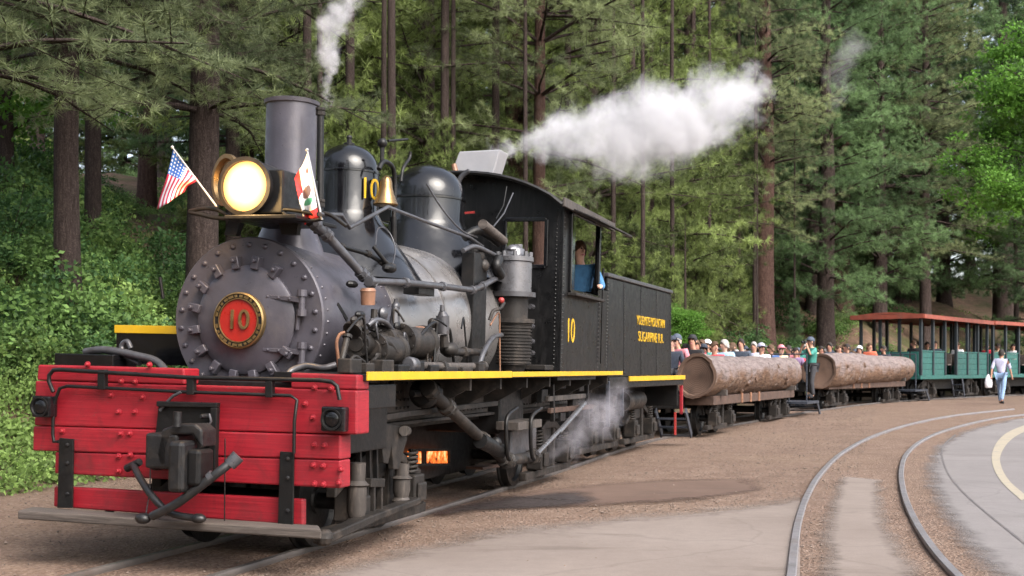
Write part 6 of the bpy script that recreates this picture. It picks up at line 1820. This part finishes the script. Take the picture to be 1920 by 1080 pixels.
# the man walking along the train
wp = G(1877, 758)
walker = person('walk', wp, R(52), 'c_lav', 'c_jeans', 'skin_a', 'hair_dark', None, 0, 'person in pale shirt and blue jeans walking along the train', sc_=1.03)
mb = MB(); bl = Vector((wp.x - 0.36, wp.y + 0.1, wp.z + 0.62))
mb.ring_loft([[bl + Vector((math.cos(a) * w_ * 0.5, math.sin(a) * w_ * 0.3, z_)) for a in np.linspace(0, 6.28, 12, endpoint=False)] for z_, w_ in ((-0.10, 0.16), (-0.07, 0.24), (0.08, 0.26), (0.22, 0.2), (0.34, 0.06))])
tag(mb.build('bag', M['c_white'], None, 60), 'white cloth bag hanging at the walking person\'s side', 'bag')

def car_point(car, px, py, v):
    """where a pixel's line meets the upright plane v of a car"""
    c, o, ang, ln = car
    Mi = c.matrix_world.inverted(); q = Mi @ Vector((0, 0, CAMZ)); d = Mi.to_3x3() @ ray(px, py)
    return c.matrix_world @ (q + d * ((-v - q.y) / d.y))
def seat(car, px, py, v, shirt, lb, turn=0, pose='seated', **k):
    p = car_point(car, px, py, v)
    fwd = R(90 - car[2]) + math.pi
    person(pose, p - UP * 0.735, fwd + R(turn), shirt, label=lb, **k)
P1 = 'person in the first log car '
for px, py, v, sh, lb, kw in [
    (1302, 640, 0.12, 'c_black', 'in a black jacket and black and white cap', dict(cap='c_black', pose='seated2')),
    (1327, 648, -0.22, 'c_white', 'with a white cap right behind the man in black', dict(cap='c_white')),
    (1340, 651, 0.16, 'c_red', 'in a bright red shirt', dict(hair='hair_brown', look=1)),
    (1359, 647, 0.05, 'c_sky', 'with grey hair and a light blue shirt', dict(hair='hair_grey', skin='skin_c', look=2)),
    (1374, 652, -0.25, 'c_white', 'in white beside the light blue shirt', dict(hair='hair_brown', look=2)),
    (1392, 645, 0.18, 'c_slate', 'in a dark slate jacket looking down', dict(pose='seated2')),
    (1414, 650, -0.2, 'c_lav', 'in lavender behind the slate jacket', dict(hair='hair_grey')),
    (1428, 653, 0.1, 'c_white', 'in a pale striped shirt near the rear', dict(cap='c_lav', look=1)),
    (1446, 655, 0.0, 'c_blue', 'in a royal blue top', dict(hair='hair_brown', look=2)),
    (1465, 656, 0.15, 'c_cream', 'in a cream and yellow top', dict(cap='c_pink', look=1, skin='skin_c')),
    (1479, 656, -0.2, 'c_pink', 'in pink by the rear end', dict(look=2)),
    (1492, 660, 0.1, 'c_purple', 'in purple at the rear end of the log', dict(look=1)),
    ]: seat(car1, px, py, v, sh, P1 + lb, **kw)
P2 = 'person in the second log car '
for px, py, v, sh, lb, kw in [
    (1556, 650, -0.1, 'c_slate', 'with dark bushy hair', dict()),
    (1573, 655, 0.2, 'c_lav', 'in lavender', dict(hair='hair_brown', look=1)),
    (1589, 652, 0.0, 'c_navy', 'in navy facing the bank', dict(look=2)),
    (1612, 656, 0.15, 'c_white', 'in white', dict(cap='c_white')),
    (1631, 650, 0.1, 'c_orange', 'with a rust orange top', dict(hair='hair_brown', look=1)),
    (1659, 655, 0.2, 'c_navy', 'leaning back in dark blue near the coach', dict(pose='seated2', look=2)),
    ]: seat(car2, px, py, v, sh, P2 + lb, **kw)
for nm, car, us in (('first', car1, np.arange(0.6, 8.1, 0.5)), ('second', car2, np.arange(0.7, 8.3, 0.62))):
    cols = ['white', 'navy', 'pink', 'sky', 'grey', 'red', 'lav', 'teal', 'cream', 'black', 'blue', 'orange', 'purple', 'slate', 'denim', 'dark']
    wd = dict(lav='lavender', sky='light blue', slate='slate blue', denim='denim blue', dark='charcoal')
    for q, u in enumerate(us):
        c_ = cols[(q + (0 if nm == 'first' else 5)) % 16]
        p = car[0].matrix_world @ L(u + rnd.uniform(-0.1, 0.1), -0.25 + rnd.uniform(-0.25, 0.2), 1.06 + rnd.uniform(-0.12, 0.14))
        person(rnd.choice(('seated', 'seated2')), p, R(90 - car[2]) + math.pi + R(rnd.uniform(-25, 25)), 'c_' + c_, skin=rnd.choice(('skin_a', 'skin_b', 'skin_c')), hair=rnd.choice(('hair_dark', 'hair_brown', 'hair_grey')),
               cap=rnd.choice((None, None, None, None, 'c_slate', 'c_navy')), look=rnd.choice((0, 1, 1, 2)), label='person in a %s top on the far side of the %s log car' % (wd.get(c_, c_), nm))
# the one taking a picture on the end platform
c, o_, an, ln = car1
pp = car_point(car1, 1522, 641, 0.75)
pp.z = c.matrix_world.translation.z + 0.50
psc = (CAMZ + (HY - 641) / FPX * pp.y - pp.z) / 1.585
ph = person('photo', pp, R(200), 'c_teal', 'c_dark', 'skin_a', 'hair_dark', 'c_slate', 0, 'person in a green shirt standing between the log cars taking a picture', sc_=psc)
mb = MB(); mb.box(0.19, 0.27, -0.07, 0.07, 1.535, 1.62); mb.cyl((0.27, 0, 1.575), (0.33, 0, 1.575), 0.035, None, 12)
cm = mb.build('camera', M['c_black'], None, 35, 0.006); cm.location = pp; cm.rotation_euler = (0, 0, R(200)); cm.scale = (psc,) * 3
tag(cm, 'small black camera held up by the person in green', 'camera')
P3 = 'person in the open coaches '
for A, ang, z, u, v, sh, lb in [((13.4, 43.5), 37.5, 0.33, 1.6, 0.3, 'c_black', 'in black near the coach front'), ((13.4, 43.5), 37.5, 0.33, 3.6, 0.4, 'c_navy', 'in dark clothes beside the door gap'), ((13.4, 43.5), 37.5, 0.33, 4.8, -0.3, 'c_grey', 'in grey by the far side'),
                         ((13.4, 43.5), 37.5, 0.33, 5.9, 0.5, 'c_white', 'in white leaning on the rail'), ((18.5, 50.0), 44.5, 0.35, 0.9, 0.5, 'c_red', 'in red behind the walking man'), ((18.5, 50.0), 44.5, 0.35, 2.2, 0.4, 'c_cream', 'in cream next to a post'), ((18.5, 50.0), 44.5, 0.35, 3.5, 0.5, 'c_white', 'in a white top further along')]:
    f_ = R(90 - ang); d = Vector((math.cos(f_), math.sin(f_))); pr_ = Vector((d.y, -d.x))
    q = Vector(A) + d * u + pr_ * v
    person('seated', (q.x, q.y, z + 1.33), f_ + math.pi, sh, label=P3 + lb, hair=rnd.choice(('hair_dark', 'hair_brown')), look=rnd.choice((0, 1, 2)))

# ------------------------------------------------------------------ flags on the headlight shelf
def flag(name, corners, staff, u, mat, label, wav, n=22, m=16):
    """cloth between four pixel corners in the cross plane u; rippled in depth"""
    root = empty(name); base = ML @ F(*staff[0], u); root.location = base
    (a, b, c, d) = [np.array(q, float) for q in corners]     # hoist top, hoist bottom, fly top, fly bottom
    V, UV, Fc = [], [], []
    for i in range(m + 1):
        for j in range(n + 1):
            s_, t = i / m, j / n
            q = (a * (1 - s_) + b * s_) * (1 - t) + (c * (1 - s_) + d * s_) * t
            bend = 4.0 * math.sin(t * 5.5 + s_ * 2) * t
            q = q + np.array([bend * 0.6, bend * 0.5])
            du = wav * t * math.sin(6.0 * s_ + 2.5 * t) + 0.03 * math.sin(9 * t + 3 * s_) * t
            p = ML @ F(q[0], q[1], u + du)
            V.append(p - base); UV.append((t, 1 - s_))
    for i in range(m):
        for j in range(n):
            k = i * (n + 1) + j; Fc.append((k, k + 1, k + n + 2, k + n + 1))
    me = bpy.data.meshes.new('cloth'); me.from_pydata(V, [], Fc)
    uv = me.uv_layers.new(name='UVMap')
    for l in me.loops: uv.data[l.index].uv = UV[l.vertex_index]
    me.polygons.foreach_set('use_smooth', [True] * len(me.polygons)); me.materials.append(M[mat])
    o = bpy.data.objects.new('cloth', me); col.objects.link(o); o.parent = root
    so = o.modifiers.new('thick', 'SOLIDIFY'); so.thickness = 0.003
    mb = MB(); mb.cyl((0, 0, 0), (ML @ F(*staff[1], u)) - base, 0.008, 0.006, 8); mb.sphere((ML @ F(*staff[1], u)) - base, 0.013, 8, 6); mb.build('staff', M['white_metal'], root)
    tag(root, label, 'flag')
def flag_mats():
    t = NT('stars_stripes'); sx = t.node('ShaderNodeSeparateXYZ'); t.l.new(t.coord('UV'), sx.inputs[0]); X, Y = sx.outputs[0], sx.outputs[1]
    st_ = t.math('MODULO', t.math('FLOOR', t.math('MULTIPLY', Y, 13)), 2)
    c = t.mix(st_, (0.56, 0.02, 0.06), (0.75, 0.72, 0.74))
    can = t.math('MULTIPLY', t.math('LESS_THAN', X, 0.40), t.math('GREATER_THAN', Y, 6 / 13))
    gx = t.math('SUBTRACT', t.math('FRACT', t.math('MULTIPLY', X, 6 / 0.40)), 0.5); gy = t.math('SUBTRACT', t.math('FRACT', t.math('MULTIPLY', t.math('SUBTRACT', Y, 6 / 13), 5 / (7 / 13))), 0.5)
    rr = t.math('SQRT', t.math('ADD', t.math('POWER', gx, 2), t.math('POWER', gy, 2)))
    blue = t.mix(t.math('LESS_THAN', rr, 0.24), (0.03, 0.12, 0.42), (0.75, 0.75, 0.78))
    t.base(t.mix(can, c, blue)); t.rough(0.8); M['stars_stripes'] = t.m
    t = NT('state_flag'); sx = t.node('ShaderNodeSeparateXYZ'); t.l.new(t.coord('UV'), sx.inputs[0]); X, Y = sx.outputs[0], sx.outputs[1]
    def blob(x, y, rx, ry, sharp=0.75):
        n_ = t.noise(14, 3, 0.6, vec=t.coord('UV'))
        d = t.math('SQRT', t.math('ADD', t.math('POWER', t.math('DIVIDE', t.math('SUBTRACT', X, x), rx), 2), t.math('POWER', t.math('DIVIDE', t.math('SUBTRACT', Y, y), ry), 2)))
        return t.rng(t.math('MULTIPLY_ADD', n_, 0.6, d), 1.25, 1.1)
    c = (0.72, 0.70, 0.70)
    c = t.mix(t.math('LESS_THAN', Y, 0.16), c, (0.60, 0.03, 0.03))
    c = t.mix(t.math('MULTIPLY', t.math('GREATER_THAN', X, 0.66), t.math('LESS_THAN', t.math('ABSOLUTE', t.math('SUBTRACT', Y, 0.78)), 0.22)), c, (0.60, 0.03, 0.03))
    c = t.mix(blob(0.45, 0.50, 0.30, 0.12), c, (0.13, 0.07, 0.05))
    c = t.mix(blob(0.45, 0.33, 0.30, 0.07), c, (0.05, 0.22, 0.10))
    c = t.mix(blob(0.25, 0.80, 0.08, 0.05), c, (0.55, 0.03, 0.03))
    t.base(c); t.rough(0.8); M['state_flag'] = t.m
flag_mats()
flag('flag', [(325, 279), (371, 337), (296, 394), (341, 360)], [(406, 387), (323, 276)], 0.30, 'stars_stripes', 'small striped flag with starred blue canton tilted beside the headlight', 0.10)
flag('flag', [(577, 285), (598, 408), (554, 336), (569, 420)], [(604, 412), (576, 281)], 0.34, 'state_flag', 'small white and red state flag with a brown animal beside the smokestack', 0.06)

# ------------------------------------------------------------------ steam
def steam(blobs, density, label, noise=2.2, thr=0.42, col_=(0.93, 0.92, 0.95)):
    """blobs: (px, py, depth, radius px). Density = soft blobs along the plume broken up by noise."""
    pts = [at_depth(a, b, Y) for a, b, Y, r_ in blobs]; rad = [r_ / FPX * Y for a, b, Y, r_ in blobs]
    o0 = pts[0].copy(); pts = [p - o0 for p in pts]
    t = NT('steam'); t.n.remove(t.b)
    v = t.n.new('ShaderNodeVolumePrincipled'); v.inputs['Color'].default_value = (*col_, 1); v.inputs['Anisotropy'].default_value = 0.2
    mr = sum(rad) / len(rad)
    nw = t.n.new('ShaderNodeTexNoise'); nw.inputs['Scale'].default_value = 0.55 / mr; nw.inputs['Detail'].default_value = 5; nw.inputs['Roughness'].default_value = 0.6; t.l.new(t.coord('Object'), nw.inputs['Vector'])
    wv = t.node('ShaderNodeVectorMath', operation='SUBTRACT'); t.l.new(nw.outputs['Color'], wv.inputs[0]); wv.inputs[1].default_value = (0.5, 0.5, 0.5)
    ws = t.node('ShaderNodeVectorMath', operation='SCALE'); t.l.new(wv.outputs[0], ws.inputs[0]); ws.inputs['Scale'].default_value = mr * 3.2
    wa = t.node('ShaderNodeVectorMath', operation='ADD'); t.l.new(t.coord('Object'), wa.inputs[0]); t.l.new(ws.outputs[0], wa.inputs[1])
    co = wa.outputs[0]; tot = None
    for p, r_ in zip(pts, rad):
        d = t.node('ShaderNodeVectorMath', operation='DISTANCE'); t.l.new(co, d.inputs[0]); d.inputs[1].default_value = p
        f = t.rng(d.outputs['Value'], r_ * 1.15, r_ * 0.25, 0, 1, True)
        tot = f if tot is None else t.math('MAXIMUM', tot, f)
    n1 = t.math('ADD', t.math('MULTIPLY', t.noise(noise / mr * 0.5, 7, 0.66, vec=co, dist=0.5), 0.65), t.math('MULTIPLY', t.noise(noise / mr * 0.17, 4, 0.5, vec=co), 0.35))
    e = t.math('SUBTRACT', t.math('MULTIPLY', tot, 1.0), t.math('MULTIPLY', t.math('SUBTRACT', n1, thr), 3.6))
    e = t.math('MULTIPLY', t.math('POWER', t.rng(e, 0.0, 1.0, 0, 1), 1.6), t.rng(tot, 0, 0.45, 0, 1, True))
    t.l.new(t.math('MULTIPLY', e, density), v.inputs['Density']); t.l.new(v.outputs[0], t.out.inputs['Volume'])
    try: t.m.cycles.volume_step_rate = 0.35
    except Exception: pass
    try: t.m.volume_intersection_method = 'ACCURATE'
    except Exception: pass
    mb = MB(); mb.tube([pts[0] - (pts[1] - pts[0]) * 0.5] + pts + [pts[-1] + (pts[-1] - pts[-2]) * 0.9], [rad[0] * 1.2] + [r_ * 1.6 for r_ in rad] + [rad[-1] * 0.9], 14)
    o = mb.build('steam', t.m, None, 60); o.location = o0
    tag(o, label, 'steam', kind='stuff')
Y1 = (ML @ S(601, 208, 0.5)).y
steam([(610, 198, Y1, 9), (611, 184, Y1, 11), (613, 168, Y1, 14), (616, 150, Y1, 18), (618, 130, Y1, 22), (619, 106, Y1, 28), (618, 80, Y1, 33), (624, 52, Y1, 36), (638, 24, Y1, 36), (650, -4, Y1, 34)], 8.5, 'white steam jet rising from the thin pipe by the smokestack', 2.6, 0.47)
steam([(925, 294, 14.9, 26), (955, 280, 15, 40), (1000, 265, 15.1, 54), (1050, 256, 15.3, 68), (1100, 252, 15.5, 84), (1160, 244, 15.8, 92), (1220, 242, 16, 94), (1280, 230, 16.3, 96), (1340, 205, 16.6, 92), (1385, 175, 16.9, 62)], 4.2, 'broad white steam cloud drifting back from the cab roof', 3.4, 0.45)
steam([(1035, 848, 15.3, 28), (1070, 826, 15.5, 40), (1105, 798, 15.8, 48), (1135, 768, 16, 46), (1150, 735, 16.2, 30)], 1.4, 'thin steam leaking round the truck under the cab', 3.2, 0.47, (0.86, 0.84, 0.92))
steam([(1565, 190, 50, 26), (1570, 150, 50, 36), (1580, 110, 50, 40), (1600, 80, 50, 34)], 0.22, 'faint wisp of smoke before the dark pines', 3.0, 0.5)
